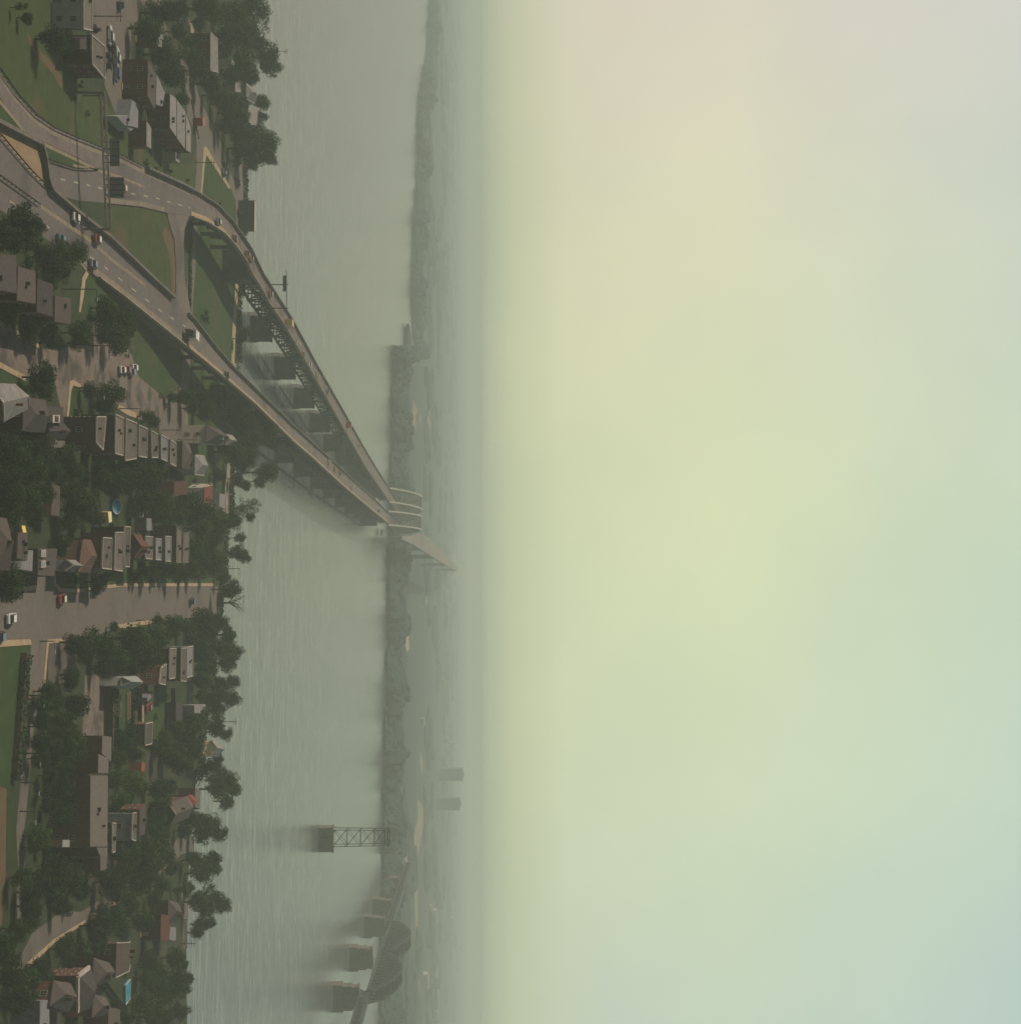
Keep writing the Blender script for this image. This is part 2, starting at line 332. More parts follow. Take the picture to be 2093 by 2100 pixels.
def road(name, ea, eb, x0, x1, zf, n, m, skirt=True, dz=0.0, thick=None, parent=None, sm=None):
    L = strip_pts(ea, eb, x0, x1, zf, n); v = []; f = []; mi = []
    for a, b in L: v += [a+Vector((0,0,dz)), b+Vector((0,0,dz))]
    for k in range(n): f.append((2*k, 2*k+1, 2*k+3, 2*k+2)); mi.append(0)
    if skirt:
        o = len(v)
        for a, b in L:
            za = thick if thick else max(.3, a.z+.1)
            v += [a-Vector((0,0,za-dz)), b-Vector((0,0,za-dz))]
        for k in range(n):
            f += [(2*k, 2*k+2, o+2*k+2, o+2*k), (2*k+1, o+2*k+1, o+2*k+3, 2*k+3)]; mi += [1, 1]
            if thick: f.append((o+2*k, o+2*k+2, o+2*k+3, o+2*k+1)); mi.append(1)
        f += [(0, o, o+1, 1), (2*n, 2*n+1, o+2*n+1, o+2*n)]; mi += [1, 1]
    o_ = link_mesh(name, v, f, [m, sm or G['conc_dark']], parent, mi=mi)
    return o_
def edge_wall(mb, edge, x0, x1, zf, h, w_, inset=0.0, side=1, n=None, m=0):
    """a low wall following one road edge; side=+1 insets towards +x"""
    n = n or max(2, int(abs(x1-x0)/7)); pts = []
    for k in range(n+1):
        x = x0+(x1-x0)*k/n; pts.append(P(x, lerp(edge, x), zf(x))+Vector((inset*side, 0, 0)))
    for a, b in zip(pts, pts[1:]):
        d = (b-a); d.z = 0; d.normalize(); s_ = Vector((d.y, -d.x, 0))*w_/2
        vs = [a-s_, a+s_, b+s_, b-s_, a-s_+Vector((0,0,h)), a+s_+Vector((0,0,h)), b+s_+Vector((0,0,h)), b-s_+Vector((0,0,h))]
        mb.add(vs, [(0,1,2,3),(4,7,6,5),(0,4,5,1),(1,5,6,2),(2,6,7,3),(3,7,4,0)], m)
    return pts

# grass areas (graded ones first)
TRI = [(98,389),(125,402),(160,412),(200,416),(230,420),(290,426),(340,438),(350,465),(358,490),(362,560),(361,600),(354,610),(300,561),(218,483),(150,431)]
structure(sheet('grass', TRI, lambda x: ZR(x)-.12, G['lawn2'], skirt=.3))
structure(sheet('grass', [(343,437),(388,443),(379,470),(377,500),(379,570),(384,600),(395,655),(352,612),(361,600),(362,560),(358,490),(350,465)], lambda x: ZR(x)+.015, G['asphalt2'], skirt=.3)).name = 'ramp_road'
structure(sheet('grass', [(390,444),(400,448),(399,470),(393,491),(390,536),(385,582),(386,609),(393,643),(395,655),(385,600),(379,570),(377,500),(380,470)], .012, G['lawn']))
# flat lawns and verges
for nm, pts, m, z in (
    ('grass', [(-60,-60),(120,-60),(119,20),(140,60),(143,80),(167,160),(172,196),(215,200),(235,235),(300,305),(330,335),(394,336),(404,300),(404,330),(402,385),(370,376),(297,343),(215,305),(150,279),(110,261),(70,234),(30,189),(0,147),(-60,60)], 'lawn2', .006),
    ('grass', [(-60,150),(0,199),(20,236),(60,276),(110,301),(150,319),(190,341),(200,345),(150,345),(92,325),(85,311),(78,293),(0,253),(-60,225)], 'lawn', .006),
    ('grass', [(406,450),(430,456),(450,478),(478,504),(500,534),(497,560),(491,600),(487,740),(478,740),(440,714),(396,657),(397,609),(401,555),(404,482)], 'lawn', .006),
    ('grass', [(424,312),(450,353),(473,388),(482,412),(484,440),(484,470),(474,452),(443,419),(414,397),(418,335)], 'lawn', .006),
    ('grass', [(196,567),(245,603),(305,651),(355,691),(384,720),(376,738),(374,790),(345,815),(333,812),(285,770),(275,730),(280,705),(250,690),(200,650),(165,640),(165,600),(170,570)], 'lawn', .006),
    ('grass', [(-60,1330),(0,1326),(64,1322),(62,1380),(58,1440),(50,1520),(42,1600),(0,1612),(-60,1614)], 'lawn', .006),
    ('grass', [(388,735),(500,810),(478,900),(472,1000),(440,990),(400,940),(386,912),(384,820),(390,790)], 'lawn', .006),
    ('grass', [(116,1160),(200,1150),(250,1160),(330,1155),(440,1160),(446,1200),(250,1200),(160,1212),(125,1209),(114,1199)], 'lawn', .006),
    ('grass', [(255,1412),(345,1412),(350,1500),(330,1540),(215,1540),(215,1412)], 'lawn', .006),
    ('grass', [(133,790),(164,793),(205,801),(160,830),(150,925),(190,1000),(170,1100),(140,1030),(136,915)], 'lawn', .009),
    ('grass', [(30,770),(55,780),(52,800),(0,790),(0,752)], 'lawn', .006),
    ('dirt_patch', [(340,465),(356,492),(361,560),(360,600),(357,612),(353,600),(352,560),(345,515),(332,480)], None, 0)):
    if m: structure(sheet(nm, pts, z, G[m]))
    else: structure(sheet(nm, pts, lambda x: ZR(x)-.10, G['dirt']))
structure(sheet('dirt_patch', [(-60,1616),(0,1612),(14,1618),(12,1800),(4,1900),(-60,1905)], .01, G['dirt']))
structure(sheet('dirt_patch', [(56,65),(80,100),(118,140),(140,185),(132,190),(108,150),(74,112),(60,90)], .012, G['dirt']))

# roads on the ground
structure(road('highway', UM, LM, -60, 98, ZM, 12, G['asphalt'], skirt=False, dz=.02))
structure(road('highway', UM, LM, 98, 384, ZM, 40, G['asphalt'], dz=.02))
RB1 = [(-60,120),(0,198),(20,235),(60,275),(110,300),(150,318),(190,340),(215,350)]
structure(road('ramp_road', UL, RB1, -60, 215, ZR, 26, G['asphalt2'], skirt=False, dz=.02))
structure(road('ramp_road', [(92,328),(150,346),(200,348),(215,350)], [(92,383),(125,402),(160,411),(215,416)], 92, 215, ZR, 12, G['asphalt'], skirt=False, dz=.02))
structure(road('ramp_road', UL, LL, 215, 392, ZR, 24, G['asphalt'], dz=.02))
structure(sheet('paved_gore', [(-60,224),(0,255),(78,295),(84,312),(92,327),(92,372),(97,386),(60,349),(0,279),(-60,214)], .03, G['gore']))
structure(sheet('paved_gore', [(-60,250),(0,310),(45,352),(92,395),(120,430),(98,425),(78,418),(0,362),(-60,318)], .035, G['gore']))
structure(sheet('boulevard', [(340,120),(372,150),(384,190),(384,235),(402,275),(404,300),(404,335),(400,392),(414,400),(418,335),(424,312),(450,353),(474,387),(483,412),(485,470),(484,505),(502,505),(502,336),(492,336),(480,372),(468,338),(455,296),(440,265),(425,235),(408,195),(392,150),(360,100)], .014, G['street']))
structure(sheet('boulevard', [(400,445),(407,452),(404,482),(401,555),(397,609),(395,655),(392,730),(388,800),(384,912),(330,915),(326,862),(338,822),(372,790),(374,740),(386,700),(393,645),(384,609),(384,582),(388,536),(392,491),(397,464)], .014, G['street']))
structure(sheet('riverside_path', [(490,500),(502,500),(489,600),(483,690),(481,745),(475,745),(476,690),(482,600),(484,540)], .016, G['sidewalk']))
structure(sheet('riverside_path', [(478,745),(486,745),(490,850),(470,1000),(478,1060),(465,1065),(462,1000),(478,850)], .016, G['concrete']))
structure(sheet('street', [(-60,615),(0,664),(45,692),(82,716),(120,716),(178,706),(192,690),(245,690),(262,705),(285,772),(333,813),(336,862),(320,864),(300,860),(245,831),(205,802),(165,793),(147,786),(141,850),(136,915),(120,915),(128,850),(117,802),(110,770),(53,776),(0,747),(-60,690)], .012, G['gravel']))
structure(sheet('street', [(-60,1222),(0,1215),(58,1210),(76,1206),(79,1150),(111,1150),(113,1198),(125,1211),(160,1213),(250,1202),(448,1202),(445,1262),(310,1276),(240,1288),(200,1302),(130,1316),(98,1319),(90,1400),(72,1480),(62,1580),(55,1660),(48,1720),(55,1790),(48,1900),(30,1900),(38,1790),(34,1700),(40,1640),(46,1560),(52,1510),(59,1440),(64,1318),(0,1322),(-60,1326)], .012, G['street']))
structure(sheet('parking_lot', [(188,-60),(275,-60),(284,40),(270,60),(268,150),(262,235),(240,240),(215,175),(215,160),(186,72),(188,0)], .012, G['street']))
structure(sheet('parking_lot', [(175,1385),(212,1385),(213,1508),(170,1508)], .012, G['gravel']))
structure(sheet('parking_lot', [(100,1320),(160,1316),(150,1400),(98,1400)], .010, mat('worn_yard', (.075,.06,.055), (.11,.09,.075), .5, .95)))
structure(sheet('alley', [(36,1975),(66,1915),(95,1893),(128,1868),(165,1870),(220,1838),(262,1812),(322,1772),(352,1738),(368,1715),(398,1715),(398,1745),(372,1752),(330,1792),(270,1832),(222,1862),(165,1895),(112,1928),(56,1980),(20,2010)], .012, G['street']))
structure(sheet('alley', [(372,1812),(388,1812),(384,1945),(376,1945)], .012, G['conc_dark']))
structure(sheet('street', [(205,-60),(330,-60),(336,20),(345,80),(330,75),(300,20),(275,-20)], .013, G['street']))
structure(sheet('driveway', [(284,1410),(296,1410),(296,1490),(284,1490)], .012, G['concrete']))
structure(sheet('driveway', [(384,30),(398,60),(396,90),(380,88),(378,50)], .012, G['concrete']))

# kerbed pavements
for pts in ([(-60,600),(0,655),(50,688),(83,708),(83,716),(45,694),(0,667),(-60,618)],
            [(-60,684),(0,742),(53,770),(54,782),(0,754),(-60,697)],
            [(144,782),(150,779),(166,788),(167,796),(151,790),(147,800),(141,860),(137,918),(133,918),(137,860)],
            [(245,830),(270,842),(300,857),(325,862),(325,868),(298,864),(262,851),(243,838)],
            [(-60,1214),(0,1208),(57,1202),(76,1200),(76,1208),(58,1212),(0,1217),(-60,1224)],
            [(111,1165),(114,1165),(116,1196),(126,1206),(160,1208),(160,1215),(124,1213),(111,1200)],
            [(160,1208),(250,1196),(440,1196),(440,1202),(250,1203),(160,1215)],
            [(-60,1318),(0,1313),(63,1311),(66,1322),(0,1327),(-60,1332)],
            [(97,1312),(130,1309),(130,1317),(101,1320),(98,1350),(94,1400),(90,1400),(94,1350)],
            [(240,1281),(310,1271),(312,1279),(250,1290),(240,1290)],
            [(166,540),(172,536),(190,558),(183,562),(176,575),(172,610),(166,640),(163,640),(166,600),(170,570),(178,556)],
            [(56,1976),(112,1926),(165,1893),(222,1860),(270,1830),(272,1834),(222,1866),(166,1899),(113,1933),(60,1985)],
            [(418,304),(422,300),(427,306),(450,346),(473,384),(470,388),(448,354),(424,318),(420,340),(415,398),(412,396),(416,338)]):
    structure(sheet('pavement', pts, .12, G['sidewalk'], skirt=.125))

# painted markings
def dashes(name, line, zf, x0, x1, L=3.0, gap=6.0, w_=.18, m='paint'):
    mb = MB(); pts = []; n = int(abs(x1-x0)*2)
    for k in range(n+1):
        x = x0+(x1-x0)*k/n; pts.append(P(x, lerp(line, x), zf(x)+.034))
    acc = 0
    for a, b in zip(pts, pts[1:]):
        d = (b-a).length
        if acc % (L+gap) < L or gap == 0:
            u = (b-a).normalized(); s_ = Vector((u.y, -u.x, 0)).normalized()*w_/2
            mb.add([a-s_, a+s_, b+s_, b-s_], [(0,1,2,3)])
        acc += d
    return structure(mb.build(name, G[m]))
dashes('lane_marking', [(-20,385),(20,412),(114,476),(220,551),(264,586),(323,633),(384,672)], ZM, -20, 382, L=3.5, gap=8, w_=.35)
dashes('lane_marking', [(92,360),(132,369),(160,375),(211,387)], ZR, 96, 214, L=3.5, gap=7, w_=.32)
dashes('lane_marking', [(214,388),(276,398),(316,405),(392,427)], ZR, 216, 390, L=3.5, gap=7, w_=.32)
dashes('lane_marking', [(78,419),(130,455),(180,489),(230,533),(300,586)], ZM, 84, 300, gap=0, w_=.9, m='yellow')
dashes('lane_marking', [(170,343),(200,349),(250,364),(300,385)], ZR, 150, 298, gap=0, w_=.6, m='yellow')
dashes('lane_marking', [(-20,180),(0,208),(60,281),(150,324),(215,356)], ZR, -20, 200, gap=0, w_=.8, m='yellow')

# kerb walls, guard rails of the interchange (each a thing)
def barrier(edge, x0, x1, zf, h, w_, m, label, cat='barrier', name='parapet_wall', inset=0, side=1):
    mb = MB(); edge_wall(mb, edge, x0, x1, zf, h, w_, inset, side); o = mb.build(name, m); return tag(o, label, cat)
barrier(UM, 98, 352, ZM, 1.35, .7, G['conc_dark'], 'dark concrete wall between the main highway and the grass triangle', 'wall')  # shade on the face turned from the sun is in the wall colour
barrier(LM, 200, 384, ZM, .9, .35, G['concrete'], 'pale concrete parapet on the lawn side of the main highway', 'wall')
barrier(UL, 297, 392, ZR, 1.3, .6, G['conc_dark'], 'dark parapet on the curved ramp beside the row houses', 'wall')
barrier([(-60,222),(0,254),(78,294)], -60, 78, lambda x: 0, 1.3, .8, G['conc_dark'], 'dark wall on the upper side of the brown paved wedge', 'wall')
mb = MB(); 
for a, b in (((78,294),(86,325)), ((86,325),(91,365)), ((91,365),(98,386))): mb.beam(P(*a,0)+Vector((0,0,.65)), P(*b,0)+Vector((0,0,.65)), .8, 1.3)
tag(mb.build('parapet_wall', G['conc_dark']), 'dark wall closing the wide end of the brown paved wedge', 'wall')
def guardrail(edge, x0, x1, zf, label, step=4.0, inset=0):
    t_ = empty('guardrail', P(x0, lerp(edge, x0), zf(x0))); tag(t_, label, 'guardrail')
    r_ = MB(t_.location); n = max(2, int(abs(x1-x0)/8)); pts = [P(x0+(x1-x0)*k/n, lerp(edge, x0+(x1-x0)*k/n), zf(x0+(x1-x0)*k/n))+Vector((inset,0,0)) for k in range(n+1)]
    for a, b in zip(pts, pts[1:]): r_.beam(a+Vector((0,0,.65)), b+Vector((0,0,.65)), .08, .32)
    r_.build('rail', G['steel'], t_)
    for a, b in zip(pts, pts[1:]):
        m_ = max(1, int((b-a).length/step))
        for j in range(m_): p_ = MB(t_.location); c = a.lerp(b, j/m_); p_.box(c+Vector((0,0,.35)), (.14,.14,.7)); p_.build('post', G['pole'], t_)
    return t_
guardrail(UM, -50, 97, ZM, 'dark guardrail between the brown wedge and the upper carriageway')
guardrail([(-60,318),(0,363),(78,419)], -50, 78, ZM, 'dark guardrail along the highway median by the photo corner')
guardrail(UL, -50, 290, ZR, 'guardrail on the grassy outer side of the curved ramp')
guardrail([(92,325),(150,344),(190,346),(202,344)], 92, 202, ZR, 'guardrail along the thin grass strip between two ramps')
guardrail([(388,205),(404,285)], 388, 404, lambda x: 0, 'short rail beside the boulevard near the pale row roofs')

off = lambda e, d: [(x, y+d) for x, y in e]
dashes('road_shoulder', off(LM, -10), ZM, 120, 384, gap=0, w_=1.7, m='shoulder')
dashes('road_shoulder', off(UM, 9), ZM, 100, 350, gap=0, w_=1.0, m='shoulder')
dashes('road_shoulder', off(UL, 9), ZR, 0, 390, gap=0, w_=1.3, m='shoulder')
dashes('road_shoulder', off(LL, -6), ZR, 216, 338, gap=0, w_=1.2, m='shoulder')
# ================================================================ BRIDGES
def bridge(name, label, ea, eb, x0, x1, zf, x_water, pier_d, first_land, arch_end, deckmat):
    root = empty(name, (0,0,0)); tag(root, label, 'bridge')
    n = 70; L = strip_pts(ea, eb, x0, x1, zf, n)
    # deck with thickness
    d0, d1 = L[-2], L[-1]
    ca = (d1[0]+d1[1])/2; cb = (L[-8][0]+L[-8][1])/2; u = (ca-cb); u.z = 0; u.normalize(); s_ = Vector((u.y, -u.x, 0)); hw = 5.0
    ext = [(ca-s_*hw+u*t, ca+s_*hw+u*t) for t in range(12, arch_end+1, 12)]
    L = L+[(Vector((a.x,a.y,15.5)), Vector((b.x,b.y,15.5))) for a, b in ext]
    v = []; f = []; mi = []
    for a, b in L: v += [a, b, a-Vector((0,0,.6)), b-Vector((0,0,.6))]
    for k in range(len(L)-1):
        o = 4*k; f += [(o, o+1, o+5, o+4), (o+2, o+6, o+7, o+3), (o, o+4, o+6, o+2), (o+1, o+3, o+7, o+5)]; mi += [0, 1, 1, 1]
    link_mesh('deck', v, f, [deckmat, G['conc_dark']], root, mi=mi)
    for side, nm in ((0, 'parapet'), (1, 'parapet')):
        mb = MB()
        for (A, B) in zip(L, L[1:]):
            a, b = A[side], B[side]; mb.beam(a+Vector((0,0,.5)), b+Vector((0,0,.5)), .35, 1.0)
        mb.build(nm, G['concrete'] if side else G['conc_dark'], root)  # sunlit and shaded look of the two parapets set by colour
    # footway along the right edge
    mb = MB()
    for A, B in zip(L, L[1:]):
        for_ = [A[1], B[1]]; wa = (A[0]-A[1]).normalized()*1.5; wb = (B[0]-B[1]).normalized()*1.5
        q_ = [A[1]+wa, A[1], B[1], B[1]+wb]; mb.add([p_+Vector((0,0,.16)) for p_ in q_]+[q_[0], q_[3]], [(0,1,2,3),(4,0,3,5)])
    mb.build('footway', G['sidewalk'], root)
    # plate girder on land, deck truss over the water
    Lw = [(A, x0+(x1-x0)*k/n) for k, A in enumerate(L) if k <= n]
    cum = [0]; 
    for A, B in zip(L, L[1:]): cum.append(cum[-1]+((A[0]+A[1])/2-(B[0]+B[1])/2).length)
    def at(s):
        for k in range(len(cum)-1):
            if cum[k] <= s <= cum[k+1]:
                t_ = (s-cum[k])/(cum[k+1]-cum[k]); return L[k][0].lerp(L[k+1][0], t_), L[k][1].lerp(L[k+1][1], t_)
        return L[-1]
    s_w = None
    for k in range(n+1):
        if x0+(x1-x0)*k/n >= x_water: s_w = cum[k]; break
    for i in (0, 1):
        gm = MB(); s = 0
        while s < s_w-4:
            A, B = at(s), at(s+5); ins = (A[1-i]-A[i]).normalized()*.5
            gm.beam(A[i]+ins-Vector((0,0,1.4)), B[i]+ins-Vector((0,0,1.4)), .5, 1.7)
            s += 5
        gm.build('girder', G['steel'], root)
    tm = MB(); s = s_w; D = 7.0; k = 0; pan = 7.5
    end = cum[n]
    dn = Vector((0,0,-D)); d6 = Vector((0,0,-.7))
    while s < end:
        A, B = at(s), at(min(s+pan, cum[-1]))
        for i in (0, 1):
            ins = (A[1-i]-A[i]).normalized()*.8
            a, b = A[i]+ins, B[i]+ins
            tm.beam(a+d6, b+d6, .6, .9); tm.beam(a+dn, b+dn, .6, .8); tm.beam(a+d6, a+dn, .45)
            if k % 2: tm.beam(a+d6, b+dn, .45)
            else: tm.beam(a+dn, b+d6, .45)
        tm.beam(A[0]+dn, A[1]+dn, .4); tm.beam(A[0]+d6*1.6, A[1]+d6*1.6, .5, .9); tm.beam(A[0]+dn, A[1]+d6, .25); 
        s += pan; k += 1
    tm.build('truss', G['steel'], root)
    # land bents
    s = first_land
    while s < s_w-12:
        A = at(s)
        mb = MB(); 
        for i in (0, 1):
            ins = (A[1-i]-A[i]).normalized()*1.6; c = A[i]+ins; mb.box((c.x, c.y, (c.z-2.4)/2), (1.1, 1.1, c.z-2.2))
        mb.beam(A[0]-Vector((0,0,2.6)), A[1]-Vector((0,0,2.6)), 1.2, 1.1); mb.build('column', G['pier'], root)
        s += 17
    # abutment where the truss starts
    A = at(s_w); c = (A[0]+A[1])/2
    mb = MB(); mb.box((c.x, c.y, (c.z-1)/2-2.4), ((A[1]-A[0]).length+3, 8, c.z+4.0)); mb.build('abutment', G['pier'], root)
    # river piers
    for d in pier_d:
        best = min(range(len(L)), key=lambda j: abs((L[j][0].y+L[j][1].y)/2-d)); A = L[best]; c = (A[0]+A[1])/2; c.y = d
        top = min(c.z, 15.5)-D-.4; mb = MB(); W = 9.6
        fp = [(-W/2-1.2,0),(-W/2+.6,-2.4),(W/2-.6,-2.4),(W/2+1.2,0),(W/2-.6,2.4),(-W/2+.6,2.4)]
        mb.prism([(c.x+x*1.05, c.y+y*1.15) for x, y in fp], -5.5, -1.5)
        mb.prism([(c.x+x, c.y+y) for x, y in fp], -1.5, top-1.0)
        mb.box((c.x, c.y, top-.5), (W+2.2, 4.2, 1.0))
        mb.build('pier', G['pier'], root)
    # steel arch span beyond: two ribs with hangers and top bracing
    hg = MB(); N = 18; span = arch_end-8; ribs = []
    for i, sg in ((0,-1),(1,1)):
        pts = []
        for k in range(N+1):
            t_ = k/N; base = ca+s_*sg*(hw+.6)+u*(span*t_); pts.append(Vector((base.x, base.y, 15.5+23.5*(1-(2*t_-1)**2)))) 
        ar = MB()
        for a, b in zip(pts, pts[1:]): ar.beam(a, b, 1.2, 1.5)
        ar.build('arch_rib', G['pale_steel'], root)
        for a in pts[1:-1]: h1 = MB(); h1.beam(a, Vector((a.x, a.y, 15.5)), .45); h1.build('hanger', G['pale_steel'], root)
        ribs.append(pts)
    for k in range(2, N-1):
        hg.beam(ribs[0][k], ribs[1][k], .7)
        if k < N-2: hg.beam(ribs[0][k], ribs[1][k+1], .45)
    hg.build('bracing', G['pale_steel'], root)
    return root, ca, u, s_
PD = [611, 681, 752, 824, 895, 966, 1038, 1110, 1180]
br1 = bridge('highway_bridge', 'older deck truss bridge on a row of concrete river piers, the upper of two', UL, LL, 392, 797, ZR, 514, PD, 14, 156, G['asphalt2'])
br2 = bridge('highway_bridge', 'newer bridge roadway crossing the river, the lower of the two converging bridges', UM, LM, 384, 795, ZM, 520, PD[0:], 20, 156, G['asphalt2'])

# elevated far approach that climbs away beyond the arches
ap = empty('approach_viaduct', P(850,1100,20)); tag(ap, 'pale elevated approach climbing away beyond the bridge arches in the haze', 'viaduct')
AU = [(824,1100,16),(846,1098,22),(868,1094,30),(885,1108,35),(905,1130,40),(925,1150,44),(940,1166,46)]
AL = [(824,1106,16),(846,1116,22),(868,1130,30),(885,1141,35),(905,1153,40),(925,1165,44),(936,1171,46)]
mb = MB(ap.location)
for k in range(len(AU)-1):
    q_ = [P(*AU[k]), P(*AL[k]), P(*AL[k+1]), P(*AU[k+1])]; lo_ = [p_-Vector((0,0,2.5)) for p_ in q_]
    mb.add(q_+lo_, [(0,1,2,3),(4,7,6,5),(1,5,6,2),(0,3,7,4)], 0)
mb.build('deck', mat('pale_deck', (.185,.168,.140), (.235,.21,.17), .05, .9), ap)
for k in range(1, len(AU)):
    c = (P(*AU[k])+P(*AL[k]))/2; m2 = MB(ap.location); m2.box((c.x, c.y, (c.z-2.5)/2-1.5), (5, 5, c.z-2.5+3)); m2.build('pier', G['pier'], ap)

# sign gantry over the interchange
def gantry(a, b, z, panels, label, zt=None):
    A, B = P(*a, z), P(*b, z); root = empty('sign_gantry', (A.x, A.y, 0)); tag(root, label, 'sign gantry')
    o = root.location.copy(); mb = MB(o)
    for dz in (0, 1.0):
        for dy in (-.45, .45): mb.beam(A+Vector((0,dy,dz)), B+Vector((0,dy,dz)), .2)
    n = int((B-A).length/2)
    for k in range(n):
        p0, p1 = A.lerp(B, k/n), A.lerp(B, (k+1)/n)
        mb.beam(p0+Vector((0,-.45,0)), p1+Vector((0,-.45,1)), .1); mb.beam(p0+Vector((0,.45,1)), p1+Vector((0,.45,0)), .1); mb.beam(p0+Vector((0,-.45,0)), p1+Vector((0,.45,0)), .1)
    mb.build('beam', mat('gantry_steel', (.20,.165,.13), rough=.6), root)
    for p_ in (A, B):
        m2 = MB(o)
        for dy in (-.45,.45): m2.tube(Vector((p_.x, p_.y+dy, 0)), Vector((p_.x, p_.y+dy, z+1)), .2)
        m2.build('post', MATS['gantry_steel'], root)
    for (y0, y1, z0, z1) in panels:
        xa = (P(222, y0, z0)).x; xb = (P(222, y1, z0)).x; yy = A.y+(B.y-A.y)*((xa+xb)/2-A.x)/(B.x-A.x)
        m3 = MB(o); m3.box(((xa+xb)/2, yy+.6, (z0+z1)/2), (abs(xb-xa), .12, z1-z0)); 
        m4 = MB(o)
        for k in range(4):
            x_ = xa+(xb-xa)*(k+.5)/4; m4.beam((x_, yy+.45, z-.1), (x_, yy+.45, z1), .14)
        pn = m3.build('sign_panel', G['sign'], root); m4.build('bracket', G['steel'], pn)
    return root
gantry((206,190), (219,470), 5.4, [(281,337,6.8,9.0), (362,404,6.2,9.6)], 'long overhead sign gantry spanning the ramps, two sign panels seen from behind')
# gantry on the bridge deck near the bank
A = P(556, 575, 11); root = empty('sign_gantry', (A.x, A.y, 11)); tag(root, 'small overhead sign gantry standing on the upper bridge by the river bank', 'sign gantry')
mb = MB(root.location); xl, xr = P(556, 574, 11).x-1, P(556, 614, 11).x+9
for x_ in (P(560,596,11).x-1.5, P(545,613,11).x+1.5): mb.tube((x_, A.y, 11), (x_, A.y, 17.5), .2)
mb.beam((P(560,596,11).x-7, A.y, 16.8), (P(545,613,11).x+1.5, A.y, 16.8), .22); mb.build('frame', G['steel'], root)
mb = MB(root.location); mb.box((P(560,594,11).x-1.5, A.y-.3, 16.2), (6.0, .15, 1.5)); mb.build('sign_panel', G['sign'], root)

# transmission tower on its pier in the river
c = P(655, 1717, -4); root = empty('transmission_tower', c); tag(root, 'steel lattice power pylon standing on a dark pier in the river', 'pylon')
W = 37/S(655,1717,-4); o = root.location.copy()
mb = MB(o); hW = W/2+1
fp = [(-hW,-4),(hW,-4),(hW+2.5,0),(hW,4),(-hW,4),(-hW-.5,0)]
mb.prism([(c.x+x, c.y+y) for x, y in fp], -6, 3.6); mb.prism([(c.x+x*1.06, c.y+y*1.08) for x, y in fp], 3.6, 4.4); pr = mb.build('pier', G['conc_dark'], root)
mb = MB(o); mb.box((c.x-W*.42, c.y-2.0, 5.2), (1.6, 1.6, 1.6)); mb.build('cabin', G['white'], pr)
mb = MB(o); H = 36; lv = [4.4, 12, 20, 28, 34, H+1]
tpx = lambda z: 1.0-.12*(z-4)/44
for sx_ in (-1, 1):
    for sy_ in (-1, 1):
        for a, b in zip(lv, lv[1:]): mb.beam((c.x+sx_*W*.46*tpx(a), c.y+sy_*3.2*tpx(a), a), (c.x+sx_*W*.46*tpx(b), c.y+sy_*3.2*tpx(b), b), .36)
for a, b in zip(lv, lv[1:]):
    for sy_ in (-1, 1):
        ya, yb = c.y+sy_*3.2*tpx(a), c.y+sy_*3.2*tpx(b); mb.beam((c.x-W*.46*tpx(b), yb, b), (c.x+W*.46*tpx(b), yb, b), .3)
        mb.beam((c.x-W*.46*tpx(a), ya, a), (c.x+W*.46*tpx(b), yb, b), .22); mb.beam((c.x+W*.46*tpx(a), ya, a), (c.x-W*.46*tpx(b), yb, b), .22)
mb.build('lattice', G['steel'], root)
mb = MB(o); mb.beam((c.x-W*.6, c.y, 36), (c.x+W*.6, c.y, 36), .4, .5); mb.build('crossarm', G['steel'], root)

# railway bridge, lower right
root = empty('railway_bridge', (300, 850, -4)); tag(root, 'old railway truss bridge on tall stone piers in the haze', 'bridge')
o = root.location.copy(); PT = [(300,620),(302,735),(306,845),(311,954),(321,1071),(336,1207),(346,1300),(356,1420),(366,1540)]
def rc(d): return Vector((clampz([(b_, a_) for a_, b_ in PT])(d), d, 18))
for x, d in PT[:-1]:
    mb = MB(o); 
    fp = [(-7.5,-3.2),(6.5,-3.2),(9,0),(6.5,3.2),(-7.5,3.2),(-9,0)]
    for z0, z1, k in ((-6,2,1.12),(2,8,1.0),(8,12,.9)): mb.prism([(x+a*k, d+b*k) for a, b in fp], z0, z1)
    mb.prism([(x+a*.98, d+b*1.05) for a, b in fp], 11.6, 12.6); mb.build('pier', G['conc_dark'], root)
mb = MB(o); d = 600
while d < 1540:
    a, b = rc(d), rc(d+10); mb.beam(a, b, 6, .8); 
    for sg in (-1, 1):
        e = Vector((sg*3,0,0))
        mb.beam(a+e-Vector((0,0,.6)), b+e-Vector((0,0,.6)), .5, 1.2)
        if not (954 <= d < 1207): 
            lo_ = Vector((0,0,-5)); mb.beam(a+e+lo_, b+e+lo_, 1, 1.2); mb.beam(a+e, a+e+lo_, .7); mb.beam(a+e, b+e+lo_, .7); mb.beam(a+e+lo_, b+e, .7)
    d += 10
mb.build('deck', G['steel'], root)
